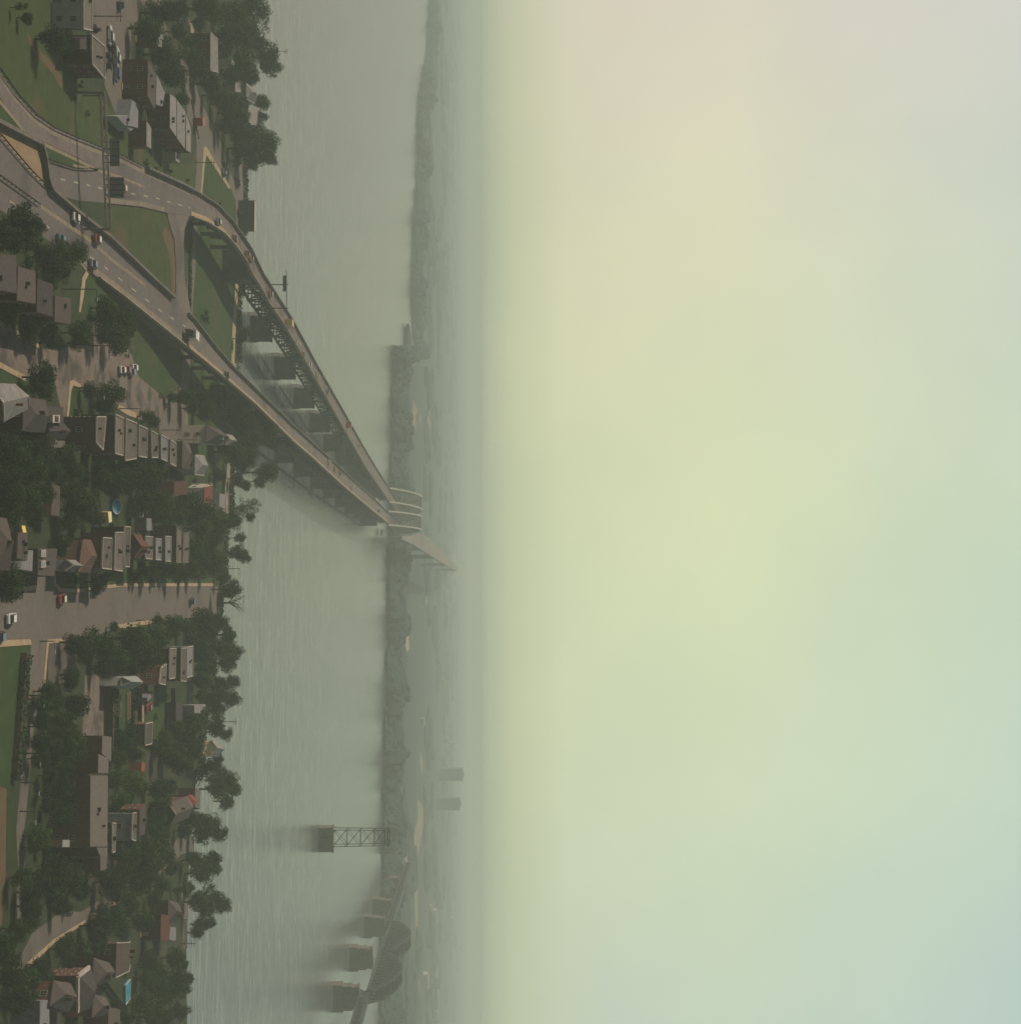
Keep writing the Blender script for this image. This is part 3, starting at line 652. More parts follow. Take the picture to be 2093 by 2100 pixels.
for d0, d1 in ((954,1071),(1071,1207)):
    mb = MB(o); N = 12
    for sg in (-1, 1):
        e = Vector((sg*4,0,0)); pts = [rc(d0+(d1-d0)*k/N)+e for k in range(N+1)]
        hh = lambda k: 8.5+9.5*math.sin(math.pi*min(max((k-1)/(N-2),0),1)) if 0 < k < N else 0
        tp = [pts[k]+Vector((0,0,hh(k))) for k in range(N+1)]
        for k in range(N):
            mb.beam(tp[k], tp[k+1], 1.3, 1.6); mb.beam(pts[k], pts[k+1], 1.3, 2.0)
            if k: mb.beam(pts[k], tp[k], 1.1)
            if 0 < k < N-1: mb.beam(pts[k], tp[k+1], .9); mb.beam(tp[k], pts[k+1], .9)
        if sg == 1:
            for k in range(1, N): mb.beam(tp[k], tp[k]-Vector((8,0,0)), 1.0); 
            for k in range(1, N-1): mb.beam(tp[k], tp[k+1]-Vector((8,0,0)), .7)
    mb.build('truss', G['steel'], root)
# ================================================================ BUILDINGS
rh = random.Random(11)
def house(name, q, h, wall, roof, label, cat='house', kind='flat', group=None, trim='trim', win=True, ridge=1.8, vents=1, base=0.0, rim=True, floors=None, ax=None, door=True, over=.35, wcap=9):
    """q = four roof corners in photo pixels (near-left, near-right, far-right, far-left) at height h"""
    pts = [P(x, y, h) for x, y in q]
    cx = sum(p.x for p in pts)/4; cy = sum(p.y for p in pts)/4
    root = empty(name, (cx, cy, base)); tag(root, label, cat, group); o = root.location.copy()
    pts = [Vector((p.x, p.y)) for p in pts]
    area = sum(pts[k].x*pts[(k+1)%4].y-pts[(k+1)%4].x*pts[k].y for k in range(4))
    if area < 0: pts = pts[::-1]
    mb = MB(o); eave = h if kind == 'flat' else h
    mb.prism(pts, base, eave-.02); mb.build('wall', wall, root)
    ctr = sum(pts, Vector((0,0)))/4
    grow = lambda k, e: [p+(p-ctr).normalized()*e for p in pts] 
    if kind == 'flat':
        r_ = MB(o); r_.prism(grow(0,-.12), h-.02, h+.10); rf = r_.build('roof', roof, root)
        if rim:
            t_ = MB(o); g = grow(0,.05)
            for a, b in zip(g, g[1:]+g[:1]): t_.beam(Vector((*a, h+.12)), Vector((*b, h+.12)), .24, .34)
            t_.build('parapet', G[trim] if isinstance(trim, str) else trim, rf)
    else:
        g = grow(0, over); l01 = (g[1]-g[0]).length+(g[2]-g[3]).length; l12 = (g[2]-g[1]).length+(g[3]-g[0]).length
        along = (l01 >= l12) if ax is None else (ax == 'x')
        # reorder so that edge 0-1 runs along the ridge
        d01 = abs((g[1]-g[0]).x) > abs((g[1]-g[0]).y)
        if (ax == 'x') != d01 if ax else not along: g = g[1:]+g[:1]
        m0, m1 = (g[0]+g[3])/2, (g[1]+g[2])/2
        ins = 0.0 if kind == 'gable' else min(.5*(g[3]-g[0]).length, .42*(g[1]-g[0]).length)
        dr = (m1-m0).normalized(); r0, r1 = m0+dr*ins, m1-dr*ins; zt = h+ridge
        V = [Vector((*p, h)) for p in g]+[Vector((*r0, zt)), Vector((*r1, zt))]; low = [v_-Vector((0,0,.22)) for v_ in V[:4]]
        r_ = MB(o); r_.add(V+low, [(0,1,5,4),(2,3,4,5),(1,2,5),(3,0,4),(6,9,8,7),(0,6,7,1),(1,7,8,2),(2,8,9,3),(3,9,6,0)] if kind != 'gable' else [(0,1,5,4),(2,3,4,5),(6,9,8,7),(0,6,7,1),(2,8,9,3),(1,7,8,2),(3,9,6,0)])
        rf = r_.build('roof', roof, root)
        if kind == 'gable':
            e = dr*over
            for a, b, c in ((g[1],g[2],m1),(g[0],g[3],m0)):
                k_ = -1 if c is m1 else 1; a, b, c = a+e*k_, b+e*k_, c+e*k_; w_ = MB(o)
                w_.add([Vector((*a,h-.1)), Vector((*b,h-.1)), Vector((*c,zt-.15))], [(0,1,2)]); w_.build('gable_wall', wall, root)
        if trim:
            for grp in ((((0,4),(3,4)), ((1,5),(2,5))) if kind == 'gable' else (((0,1),(1,2),(2,3),(3,0)),)):
                t_ = MB(o)
                for a, b in grp: t_.beam(V[a]-Vector((0,0,.05)), V[b]-Vector((0,0,.05)), .22, .28)
                t_.build('trim', G[trim] if isinstance(trim, str) else trim, rf)
    # vents and chimneys
    for k in range(vents):
        a = pts[0].lerp(pts[1], rh.uniform(.2,.8)); b = pts[3].lerp(pts[2], rh.uniform(.2,.8)); c = a.lerp(b, rh.uniform(.3,.7))
        zz = h if kind == 'flat' else h+ridge*.5
        v_ = MB(o); s_ = rh.uniform(.4,.8); hh = rh.uniform(.4,.8) if kind == 'flat' else 1.5
        v_.box((c.x, c.y, zz+hh/2), (s_, s_*.8, hh)); v_.box((c.x, c.y, zz+hh+.06), (s_*1.25, s_, .12)); v_.build('chimney' if kind != 'flat' or rh.random() < .5 else 'roof_vent', G['vent'] if kind == 'flat' else wall, rf)
    # windows with frame, sill and pane on the faces the street side shows
    if win:
        nf = floors or max(1, int((h-base)/2.9)); cnt = 0; dd = False
        for a, b in zip(pts, pts[1:]+pts[:1]):
            e = b-a; L_ = e.length; nrm = Vector((e.y, -e.x)).normalized(); mid = (a+b)/2
            if (Vector((0,0))-mid).dot(nrm) <= 0 or L_ < 3.2: continue
            n = max(1, int(L_/3.1)); ang = math.atan2(e.y, e.x)
            for fl_ in range(nf):
                zc = base+1.6+fl_*2.9
                if zc+.8 > h: break
                for k in range(n):
                    if cnt >= wcap: break
                    c = a+e*((k+.5)/n)
                    if fl_ == 0 and door and not dd and k == n//2:
                        dd = True; db = MB(o); db.box((c.x+nrm.x*.06, c.y+nrm.y*.06, base+1.05), (1.0, .14, 2.1), ang); d_ = db.build('door', G['door'], root)
                        hb = MB(o); hb.box((c.x+nrm.x*.3, c.y+nrm.y*.3, base+.12), (1.8, .9, .24), ang); hb.build('step', G['concrete'], d_); continue
                    ww = 1.0
                    fb = MB(o); cc = c+nrm*.05
                    fb.box((cc.x, cc.y, zc+.64), (ww+.16, .12, .08), ang); fb.box((cc.x, cc.y, zc-.64), (ww+.24, .2, .09), ang)
                    for sg in (-1, 1): c2 = cc+Vector((math.cos(ang), math.sin(ang)))*sg*(ww/2+.04); fb.box((c2.x, c2.y, zc), (.08, .12, 1.2), ang)
                    fb.box((cc.x, cc.y, zc), (.07, .13, 1.2), ang)
                    f_ = fb.build('window', G['frame'], root); gb = MB(o); gb.box((c.x+nrm.x*.02, c.y+nrm.y*.02, zc), (ww, .05, 1.2), ang); gb.build('pane', G['glass'], f_); cnt += 1
    return root
B_, B2, OR, WH, GR, CR, PL = (G[k] for k in ('brick','brick2','orange','white','grey','cream','palewall'))
rG, rD, rB, rY, rP, rR = (G[k] for k in ('r_gravel','r_dark','r_brown','r_grey','r_pale','r_red'))
rowA, rowB, rowC = 'flat roofed row houses stepping up from the white dormer house', 'flat roofed row houses above the wide street', 'row houses below the wide street'
# --- top left cluster
house('warehouse', [(170,-60),(170,58),(188,62),(188,-60)], 6.5, PL, rG, 'long low pale-walled building in the top left, behind a dark hedge', 'warehouse', vents=2, wcap=10)
house('brick_house', [(187,72),(188,130),(214,161),(213,95)], 6, B_, rG, 'red brick house with white-rimmed flat roof beside the oil drum row', trim='trim', vents=2)
house('brick_house', [(163,80),(163,100),(186,104),(187,72)], 5, B2, rD, 'low brick wing on the upper side of the white-rimmed brick house', win=False, rim=False, vents=0)
house('apartment_house', [(303,122),(302,196),(317,226),(320,152)], 6.3, B_, rB, 'red brick house with tan flat roof between the trees and the yard', rim=False, vents=2)
house('apartment_house', [(321,152),(319,214),(333,219),(338,190)], 5.6, GR, rY, 'mauve grey roofed house right behind the tan roofed brick house', rim=False, win=False)
house('shed', [(270,204),(262,258),(283,263),(284,214)], 3.4, GR, rY, 'small shed with mauve roof near the guardrail trees', 'shed', rim=False, win=False, vents=0)
house('garage', [(238,238),(268,270),(276,262),(262,236)], 3.0, PL, rY, 'pale grey garage with slanted outline above the gantry signs', 'garage', rim=False, win=False, vents=1)
house('row_house', [(348,192),(348,262),(361,281),(361,201)], 6.3, B_, rP, 'front row house with pale corrugated roof, nearest of three stepped roofs', group='pale roofed row by the ramp', rim=False, vents=2)
house('row_house', [(362,203),(362,283),(379,306),(380,229)], 6.2, B_, rP, 'middle pale roofed row house beside the red truck street', group='pale roofed row by the ramp', rim=False, vents=2)
house('row_house', [(381,231),(381,308),(391,314),(391,262)], 6.1, B2, rP, 'rear pale roofed row house nearest the boulevard', group='pale roofed row by the ramp', rim=False)
house('house', [(300,247),(300,300),(310,306),(310,262)], 4.5, B2, rP, 'low house with narrow white roof between the mauve shed and brick row', rim=False, win=False, vents=0)
house('house', [(360,312),(360,330),(368,335),(368,314)], 3.4, WH, rP, 'tiny white house with red gable end under the brick row', rim=False, vents=0)
house('house', [(432,68),(432,143),(442,150),(441,97)], 6.5, G['brick'], rP, 'reddish gabled house with pale roof among riverside trees', kind='gable', ridge=1.6, vents=1)
house('house', [(505,172),(505,202),(522,212),(520,182)], 5.5, PL, rY, 'pale house with blue grey roof at the upper riverbank', kind='hip', rim=False)
house('house', [(509,215),(509,255),(528,258),(528,222)], 6.5, PL, rP, 'pinkish white house showing between the two top riverbank trees', rim=False, vents=0)
house('house', [(482,165),(482,188),(494,190),(494,168)], 5, WH, rP, 'small white house hidden by trees at the upper riverbank', rim=False, vents=0)
house('house', [(484,16),(484,27),(492,27),(492,17)], 4, WH, rP, 'tiny white house among the trees at the top of the photo', win=False, rim=False, vents=0)
house('house', [(322,66),(322,95),(337,99),(336,74)], 5.5, B2, rP, 'house with pinkish roof half hidden by trees above the tan roof', rim=False, vents=0)
house('house', [(475,120),(475,135),(480,150),(480,128)], 4, WH, rP, 'narrow white roof among the trees above the boulevard', win=False, rim=False, vents=0)
# --- left edge cluster
house('apartment_block', [(-20,520),(-20,592),(34,602),(33,524)], 7.5, B2, rD, 'dark roofed block cut by the left photo edge below the tree', 'apartment block', rim=False, vents=1)
house('apartment_block', [(36,546),(34,616),(73,624),(73,556)], 7.3, B_, rB, 'brown roofed block, second of the stepped dark blocks', 'apartment block', rim=False, vents=2)
house('apartment_block', [(76,572),(75,640),(108,650),(108,582)], 7.1, B_, rD, 'dark roofed block with red wall, third of the stepped dark blocks', 'apartment block', rim=False, vents=1)
house('apartment_block', [(112,606),(111,660),(144,666),(146,612)], 6.8, B2, rB, 'brown roofed block at the rear end of the stepped dark blocks', 'apartment block', rim=False, vents=1)
house('house', [(-25,785),(10,862),(58,838),(28,790)], 7.2, OR, G['r_pale'], 'orange brick house with pinkish gable roof at the left photo edge', kind='gable', ridge=1.3, vents=1)
house('house', [(50,815),(48,882),(92,886),(93,822)], 6.0, B_, rD, 'wide dark roofed brick house behind the orange brick house', kind='hip', ridge=1.6, trim=None, rim=False, vents=1)
house('house', [(95,832),(94,868),(130,868),(130,834)], 6.6, B2, rD, 'dark roofed house with a white rooftop dormer box', rim=False, vents=0)
r_ = MB(); c0 = [P(98,851,6.7), P(98,867,6.7), P(113,867,6.7), P(113,851,6.7)]; r_.prism([(p.x,p.y) for p in c0], 6.6, 7.7); o_ = r_.build('roof_box', G['trim']); tag(o_, 'square white box with dark hatch on the dark roof', 'skylight')
m_ = MB(); cc = sum(c0, Vector())/4; m_.box((cc.x, cc.y, 7.75), (1.1, 2.2, .12)); m_.build('hatch', G['vent'], o_)
house('house', [(92,868),(88,900),(133,900),(131,869)], 5.6, B_, rD, 'low dark roofed house right below the white rooftop box', kind='gable', ridge=1.3, vents=1, trim=None)
house('shed', [(24,889),(24,912),(38,913),(38,890)], 3.0, WH, G['trim'], 'white shed roof among the big trees at left', 'shed', rim=False, win=False, vents=0)
house('shed', [(110,903),(106,918),(133,918),(133,904)], 3.0, B2, rG, 'tan flat garage roof at the end of the light side pavement', 'garage', rim=False, win=False, vents=0)
# --- row A
house('triplex', [(197,855),(196,906),(210,922),(216,855)], 8.0, B_, rG, 'first row house, white-edged tan roof and wide dark brick front with balconies', group=rowA, vents=1)
A_ = [([(236,850),(235,929),(251,934),(252,858)],'second row house from the left, tan roof with white rim, white front windows'),
 ([(257,859),(256,944),(278,940),(279,868)],'third row house from the left, widest tan roof with dark chimney mark'),
 ([(284,872),(283,935),(300,938),(301,880)],'fourth row house from the left, white vent near the lower roof end'),
 ([(309,883),(310,938),(323,938),(322,891)],'fifth row house from the left, tan roof with grey party wall'),
 ([(329,892),(329,940),(342,946),(343,900)],'sixth row house from the left, greyish roof with bright white rim'),
 ([(349,902),(348,950),(360,956),(360,910)],'last row house on the right, narrow light roof beside grey house')]
for k, (q, lb) in enumerate(A_): house('row_house', q, 7.6, [B_,B2,B_,GR,B_,GR][k], [rG,rG,rG,rG,rY,rG][k], lb, group=rowA, vents=2, floors=2)
for (y0, y1, z) in ((860,876,5.2),(884,900,5.2),(862,878,2.4),(888,902,2.4)):
    a, b = P(190,y0,6), P(190,y1,6); m_ = MB(); m_.box(((a.x+b.x)/2, a.y-2.2, z), (abs(b.x-a.x), 1.6, .9)); o_ = m_.build('balcony', G['grey']); tag(o_, f"grey balcony on the dark brick front, {'upper' if z > 4 else 'lower'} one nearer the {'top' if y0 < 880 else 'bottom'} of the photo", 'balcony')
house('house', [(375,905),(374,958),(388,962),(388,912)], 6.4, B2, rB, 'brown house with rounded gable just right of the tan row houses', kind='hip', trim=None, vents=1)
house('house', [(401,934),(400,972),(418,974),(419,936)], 6.0, PL, rY, 'pale green grey house with curved white porch edge', kind='hip', vents=0)
house('villa', [(424,872),(422,908),(448,912),(452,882)], 7.0, WH, rD, 'large white villa with steep dark hip roof near the bridge', kind='hip', ridge=3.6, vents=1, trim=None)
house('villa', [(463,890),(462,912),(476,914),(477,893)], 6.0, WH, rP, 'white annex with pale roof behind the dark-roofed villa', kind='gable', ridge=1.5, vents=0, win=False)
house('house', [(357,987),(356,1016),(383,1014),(383,987)], 4.5, B_, G['brick'], 'small red house with red roof just left of the red and white one', rim=False, win=False, vents=0)
house('house', [(420,1000),(419,1034),(432,1040),(431,992)], 5.2, WH, rR, 'white house with bright red roof among trees near the river', kind='gable', ridge=1.6, ax='x', vents=0)
house('house', [(450,1012),(449,1048),(462,1050),(462,1014)], 5.0, PL, rP, 'pale house beside the riverside path above the thick tree line', rim=False, vents=0)
house('shed', [(286,1033),(286,1061),(294,1062),(294,1034)], 3.0, GR, G['trim'], 'shed with pale pinkish roof between pool yard and street trees', 'shed', rim=False, win=False, vents=0)
house('shed', [(300,1062),(300,1088),(316,1088),(316,1064)], 3.0, GR, rY, 'dull grey shed behind the second row of houses', 'shed', rim=False, win=False, vents=0)
house('garage', [(108,995),(104,1057),(122,1060),(123,997)], 3.6, B2, rB, 'long brown garage roof with white end trim among trees', 'garage', kind='flat', rim=False, win=False, vents=0)
# --- left lower
house('house', [(-20,1060),(-20,1165),(20,1168),(14,1066)], 7, B2, rB, 'large brown hip roofed house cut by the left photo edge', kind='hip', ridge=2.2, rim=False, trim=None)
house('house', [(36,1092),(34,1146),(56,1150),(57,1092)], 6.5, B2, rB, 'brown flat roofed house right of a bright yellow panel', rim=False, vents=3)
house('house', [(50,1135),(40,1168),(66,1172),(68,1128)], 4.5, GR, rY, 'grey low roofed house below the brown flat roof', rim=False, vents=0)
house('apartment_house', [(78,1125),(77,1180),(111,1182),(117,1125)], 3.6, B2, rB, 'brown flat roof with two white skylights at the head of the lane', rim=False, vents=1, wcap=6)
for y, zz in ((1135,'upper'),(1157,'lower')):
    c = P(86, y, 3.8); m_ = MB(); m_.box((c.x, c.y, 3.95), (1.4, 3.2, .5)); o_ = m_.build('skylight', G['trim']); tag(o_, f'white rooftop skylight, the {zz} of the two on the lane head roof in the photo', 'skylight'); m_ = MB(); m_.box((c.x, c.y, 4.22), (1.0, 2.4, .06)); m_.build('pane', G['palewall'], o_)
house('duplex', [(171,1108),(162,1172),(206,1174),(206,1108)], 5.2, B2, G['brick2'], 'dark brown roofed house with small grey gable porch', 'house', kind='hip', ridge=1.5, trim=None)
house('porch', [(138,1148),(136,1170),(172,1174),(174,1150)], 4.2, GR, rY, 'grey gabled porch with white chevron edge on the lane corner', 'porch', kind='gable', ridge=1.6, ax='y', vents=0, win=False)
Bq = [([(210,1103),(208,1165),(227,1167),(228,1104)],'dark tan roof with white rim, leftmost of the row above the street'),
 ([(235,1092),(233,1168),(250,1171),(252,1092)],'longest white-rimmed tan roof, second of the row above the street'),
 ([(254,1080),(254,1161),(264,1162),(266,1081)],'thin grey-brown roof pressed against the longest white-rimmed roof'),
 ([(297,1100),(297,1145),(311,1146),(312,1101)],'tan roof with white vents beside the red gabled house'),
 ([(318,1105),(318,1147),(329,1148),(330,1106)],'grey roof with white rim, second past the red gabled house'),
 ([(338,1100),(338,1150),(349,1151),(350,1101)],'darker grey roof with bright rim, third past the red gabled house'),
 ([(361,1078),(360,1153),(371,1153),(372,1090)],'long ochre roof, last but one of the row above the street'),
 ([(375,1095),(373,1153),(386,1153),(388,1091)],'pale ochre roof closing the row against the trees')]
for k, (q, lb) in enumerate(Bq): house('row_house', q, 7.6 if k < 3 else 7.0, [B_,B_,B2,B2,GR,GR,B_,B_][k], [rG,rG,rB,rG,rY,rY,rG,rG][k], lb, group=rowB, vents=2, trim='trim' if k < 6 else 'r_gravel', floors=2)
house('house', [(274,1097),(274,1143),(291,1144),(290,1099)], 6.0, B_, G['brick'], 'red gabled house with grey roof slope in the middle of the row', kind='gable', ridge=2.0, trim=None, ax='y')
# --- below the street
house('row_house', [(329,1370),(326,1402),(338,1404),(340,1362)], 7.2, B_, rG, 'tan roofed house with red brick front and two white windows', group=rowC, vents=1)
for k, (q, lb) in enumerate([([(347,1330),(346,1392),(358,1390),(360,1330)],'tan roof with orange porch end, second below the street trees'),
 ([(371,1330),(370,1396),(381,1397),(382,1329)],'dark roof with white rim next to the pale grey roof'),
 ([(383,1327),(382,1389),(394,1386),(395,1325)],'pale grey roof at the right end of the row below the street')]): house('row_house', q, 7.2, [B_,B_,GR][k], [rG,rB,rY][k], lb, group=rowC, vents=2)
house('house', [(252,1390),(250,1406),(270,1412),(278,1386)], 5.2, PL, G['palewall'], 'pale green-white house with small white gable under big tree', kind='gable', ridge=2.2, vents=0)
house('shed', [(247,1424),(247,1468),(249,1469),(249,1424)], 2.4, CR, G['conc_dark'], 'long low shed showing a bright cream wall beside the vegetable plot', 'shed', rim=False, win=False, vents=0)
house('garage', [(298,1485),(297,1528),(310,1525),(312,1481)], 3.6, B2, rB, 'grey-brown garage roof with white edges at the end of the drive', 'garage', vents=0, win=False)
house('shed', [(301,1432),(301,1440),(314,1426),(314,1418)], 2.6, GR, rY, 'light blue-grey slanted shed roof on the lawn', 'shed', rim=False, win=False, vents=0)
house('shed', [(361,1440),(360,1478),(374,1478),(374,1441)], 3.2, G['r_dark'], rD, 'black roofed shed on the lawn right of the vegetable plot', 'shed', rim=False, win=False, vents=0)
house('house', [(398,1446),(398,1462),(418,1464),(422,1444)], 4.2, PL, rP, 'pale roofed house with pale wall beneath the riverside trees', rim=False, win=False, vents=0)
house('house', [(434,1519),(432,1549),(446,1552),(446,1521)], 7.6, CR, rP, 'bright cream gable wall glowing between riverside trees', kind='gable', ridge=2.0, vents=0, win=False, ax='y')
house('house', [(346,1648),(351,1692),(384,1678),(382,1634)], 5.2, B_, rB, 'wide brown-grey gabled roof with white lower edge', kind='gable', ridge=1.8, vents=1)
house('house', [(386,1630),(386,1662),(396,1650),(395,1632)], 5.2, OR, rR, 'orange-red roofed house wedged behind the wide gabled roof', kind='hip', trim=None, rim=False, vents=0, win=False)
house('house', [(400,1616),(399,1655),(410,1660),(411,1620)], 5.0, B2, rG, 'tan roofed house beyond the orange-red roof', vents=0, rim=False)
house('house', [(271,1668),(269,1721),(277,1724),(278,1667)], 7.4, GR, rG, 'big grey-walled house with white rimmed narrow roof', vents=2, floors=2)
house('house', [(286,1660),(285,1715),(297,1712),(298,1648)], 6.6, B_, rB, 'brown flat roof with orange wall end behind the grey house', vents=1, rim=False)
house('house', [(229,1688),(229,1748),(235,1746),(236,1689)], 5.8, B2, rG, 'narrow house with white rimmed tan roof behind the school roof', vents=1)
house('shed', [(290,1563),(289,1583),(296,1583),(297,1564)], 3.0, OR, G['orange'], 'small shed with orange wall behind the school trees', 'shed', rim=False, win=False, vents=0)
# --- school
root = house('school', [(185,1590),(184,1737),(220,1737),(221,1590)], 8.2, B2, rG, 'long school building with tan flat roof behind a strip of trees', 'school', vents=4, floors=2, rim=False, wcap=30)
for q in ([(209,1509),(208,1545),(227,1562),(228,1511)], [(201,1546),(200,1585),(221.5,1586),(222,1556)], [(197,1738),(205,1757),(219,1757),(219.5,1738)], [(205,1758),(205,1786),(218,1782),(218,1758)]):
    pts = [P(x,y,8.1) for x,y in q]; m_ = MB(root.location.copy()); m_.prism([(p.x,p.y) for p in pts][::1], 0, 8.1); w_ = m_.build('wing', B2, root); m_ = MB(root.location.copy()); m_.prism([(p.x,p.y) for p in pts], 8.1, 8.25); m_.build('wing_roof', rG, w_)
house('annex', [(128,1722),(127,1737),(172,1738),(174,1723)], 4.0, B2, G['palewall'], 'low school annex with a pale grey roof strip', 'annex', rim=False, win=False, vents=0)
# --- bottom
house('house', [(240,1935),(238,2003),(267,1978),(267,1933)], 6.5, B_, rB, 'gabled brown roof with white lower edge above the back gardens', kind='gable', ridge=1.4, ax='x', vents=2)
house('house', [(193,1965),(192,2024),(222,2012),(224,1975)], 6.5, B_, rB, 'olive-brown hip roof next to the white-striped red house', kind='hip', ridge=2.2, trim=None)
house('house', [(193,2040),(190,2085),(214,2082),(216,2046)], 6.0, B_, rB, 'small olive-brown hip roof with dark red wall near the bottom edge', kind='hip', ridge=1.8, trim=None)
house('house', [(161,2001),(160,2076),(185,2066),(186,1984)], 7.0, B_, rD, 'dark red house with a long bright white eave stripe', kind='hip', ridge=2.4, trim=None)
mb = MB(); mb.beam(P(160,2002,7.1), P(160,2077,7.1), .9, .5); mb.beam(P(160,2002,7.1), P(183,1984,7.1), .9, .5); e_ = mb.build('eave_board', G['trim']); tag(e_, 'bright white L-shaped eave board on the dark red house', 'eave board')
house('house', [(112,2012),(104,2062),(140,2076),(145,2018)], 6.2, B_, rB, 'rounded brown roofed house left of the white eave stripe', kind='hip', ridge=2.2, trim=None)
house('house', [(82,2052),(80,2140),(101,2140),(101,2050)], 5.5, GR, rY, 'long blue-grey roof cut by the bottom photo edge', rim=False, vents=1)
house('house', [(331,1877),(330,1928),(341,1926),(342,1880)], 5.4, B_, G['brick'], 'dark red roofed house with a thin white stripe', kind='gable', ridge=1.5, ax='x', vents=0, trim=None)
house('house', [(346,1846),(345,1888),(362,1892),(365,1852)], 5.6, B2, rD, 'dark brown hip roofed house near the riverside lane', kind='hip', ridge=2.0, trim=None, vents=1)
house('house', [(348,1900),(347,1928),(360,1930),(361,1902)], 4.4, GR, rY, 'dull blue-grey roof between red house and riverside lane', rim=False, vents=0, win=False)
house('house', [(222,2065),(220,2130),(246,2130),(246,2070)], 5.5, B_, rB, 'brown roofed house at the bottom photo edge near pool yard', rim=False)
# boathouse on the bank
house('boathouse', [(522,411),(521,475),(525,475),(525,411)], 6.0, mat('green_wall', (.06,.085,.07), (.09,.11,.095), .6, .8, stretch=(1,1,6)), G['trim'], 'long dark green waterfront pavilion with pale roof edge', 'pavilion', rim=False, win=False, vents=0, door=False)

# pools, plots, fences, clutter
def pool(X0, Y0, X1, Y1, label, rnd=True):
    c = P((X0+X1)/2, (Y0+Y1)/2, .6); rx = abs(P((X0+X1)/2, Y1, 1.1).x-P((X0+X1)/2, Y0, 1.1).x)/2; ry = abs(P(X1, Y0, 1.1).y-P(X0, Y0, 1.1).y)/2
    t_ = empty('swimming_pool', (c.x, c.y, 0)); tag(t_, label, 'pool'); m1, m2 = MB(t_.location.copy()), MB(t_.location.copy()); n = 24 if rnd else 4
    ring = [(c.x+rx*math.cos(2*math.pi*(k+.5)/n)*(1 if rnd else 1.38), c.y+ry*math.sin(2*math.pi*(k+.5)/n)*(1 if rnd else 1.38)) for k in range(n)]
    m1.prism(ring, 0, .55); m1.build('liner', G['pool'], t_)
    for a, b in zip(ring, ring[1:]+ring[:1]): m2.beam(Vector((*a,.6)), Vector((*b,.6)), .25, .2)
    m2.build('rim', G['poolrim'], t_); return t_
pool(231, 1024, 249, 1054, 'oval turquoise backyard pool between the trees')
pool(258, 2014, 268, 2055, 'narrow turquoise pool in the bottom gardens', False)
def slab(name, q, h0, h1, m, label, cat):
    pts = [P(x, y, h1) for x, y in q]; mb = MB(); mb.prism([(p.x,p.y) for p in pts], h0, h1); o = mb.build(name, m); tag(o, label, cat); return o
slab('shed', [(222,1050),(224,1072),(230,1070),(229,1049)], 0, 2.4, G['cream'], 'bright cream shed beside the oval pool', 'shed')
slab('panel', [(45,1078),(48,1092),(55,1092),(52,1078)], 2.6, 2.8, G['yellowsheet'], 'bright yellow awning panel at left of the brown flat roof', 'awning')
for k, (x, y) in enumerate(((45,1078),(52,1078))):
    pass
for a in ((45,1079),(54,1091)):
    c = P(*a, 2.6); m_ = MB(); m_.box((c.x, c.y, 1.3), (.12,.12,2.6)); m_.build('post', G['pole'], bpy.data.objects['panel'])
rv = MB()
for k in range(9):
    a = P(258, 1426+k*6, 0); rv.box((a.x, a.y+6, .15), (.9, 12, .3))
tag(rv.build('vegetable_plot', G['dirt']), 'vegetable plot with dark parallel beds on the lawn', 'vegetable plot')
def fence(a, b, h, m, label, name='garden_fence', board=True):
    A, B = P(*a, 0), P(*b, 0); t_ = empty(name, A); tag(t_, label, 'fence'); m1, m2 = MB(A), MB(A); n = max(1, int((B-A).length/2.5))
    for k in range(n+1): c = A.lerp(B, k/n); m2.box((c.x, c.y, h/2), (.12, .12, h))
    if board: m1.beam(A+Vector((0,0,h*.52)), B+Vector((0,0,h*.52)), .06, h*.85)
    else:
        for z_ in (h*.5, h*.95): m1.beam(A+Vector((0,0,z_)), B+Vector((0,0,z_)), .07, .12)
    m1.build('boards' if board else 'rail', m, t_); m2.build('posts', m, t_); return t_
fence((448,1200), (444,1262), 1.2, G['lightmetal'], 'pale railing at the river end of the wide street', 'railing', False)
fence((232,1415), (232,1540), 1.6, G['pole'], 'garden fence along the hedge behind the gravel lot')
fence((282,1412), (282,1480), 1.3, G['pole'], 'fence along the driveway beside the vegetable plot')
fence((378,1885), (376,1940), 1.0, G['trim'], 'pale low fence at the end of the riverside lane')
fence((137,1165), (140,1030), 1.5, G['pole'], 'garden fence under the trees above the lane corner')
fence((265,1090), (283,1108), 2.2, G['lightmetal'], 'slanting pale fence by the red gabled house', board=False)
fence((213,1390), (213,1508), 1.8, G['pole'], 'dark board fence on the garden side of the gravel lot')
fence((350,1412), (352,1500), 1.4, G['pole'], 'fence across the lawns near the black roofed shed')
fence((92,1420), (72,1560), 1.1, G['steel'], 'fence between the side street and the hedge trees', board=False)
fence((205,2010), (250,2070), 1.5, G['pole'], 'garden fence below the olive-brown roofs')
rd = random.Random(5)
for k in range(12):     # drums in the yard
    c = P(214+rd.uniform(0,13)+k*.3, 88+k*4.2, 0); m_ = MB(); m_.tube((c.x, c.y, 0), (c.x, c.y, 1.3), .75, .75, 10); m_.tube((c.x,c.y,1.3),(c.x,c.y,1.36), .8, .8, 10)
    o = m_.build('oil_drum', G['steel']); tag(o, f"dark drum in the yard row, {['topmost','second','third','fourth','fifth','sixth','seventh','eighth','ninth','tenth','eleventh','bottommost'][k]} counted down from the white van", 'drum', 'oil drums in the yard')

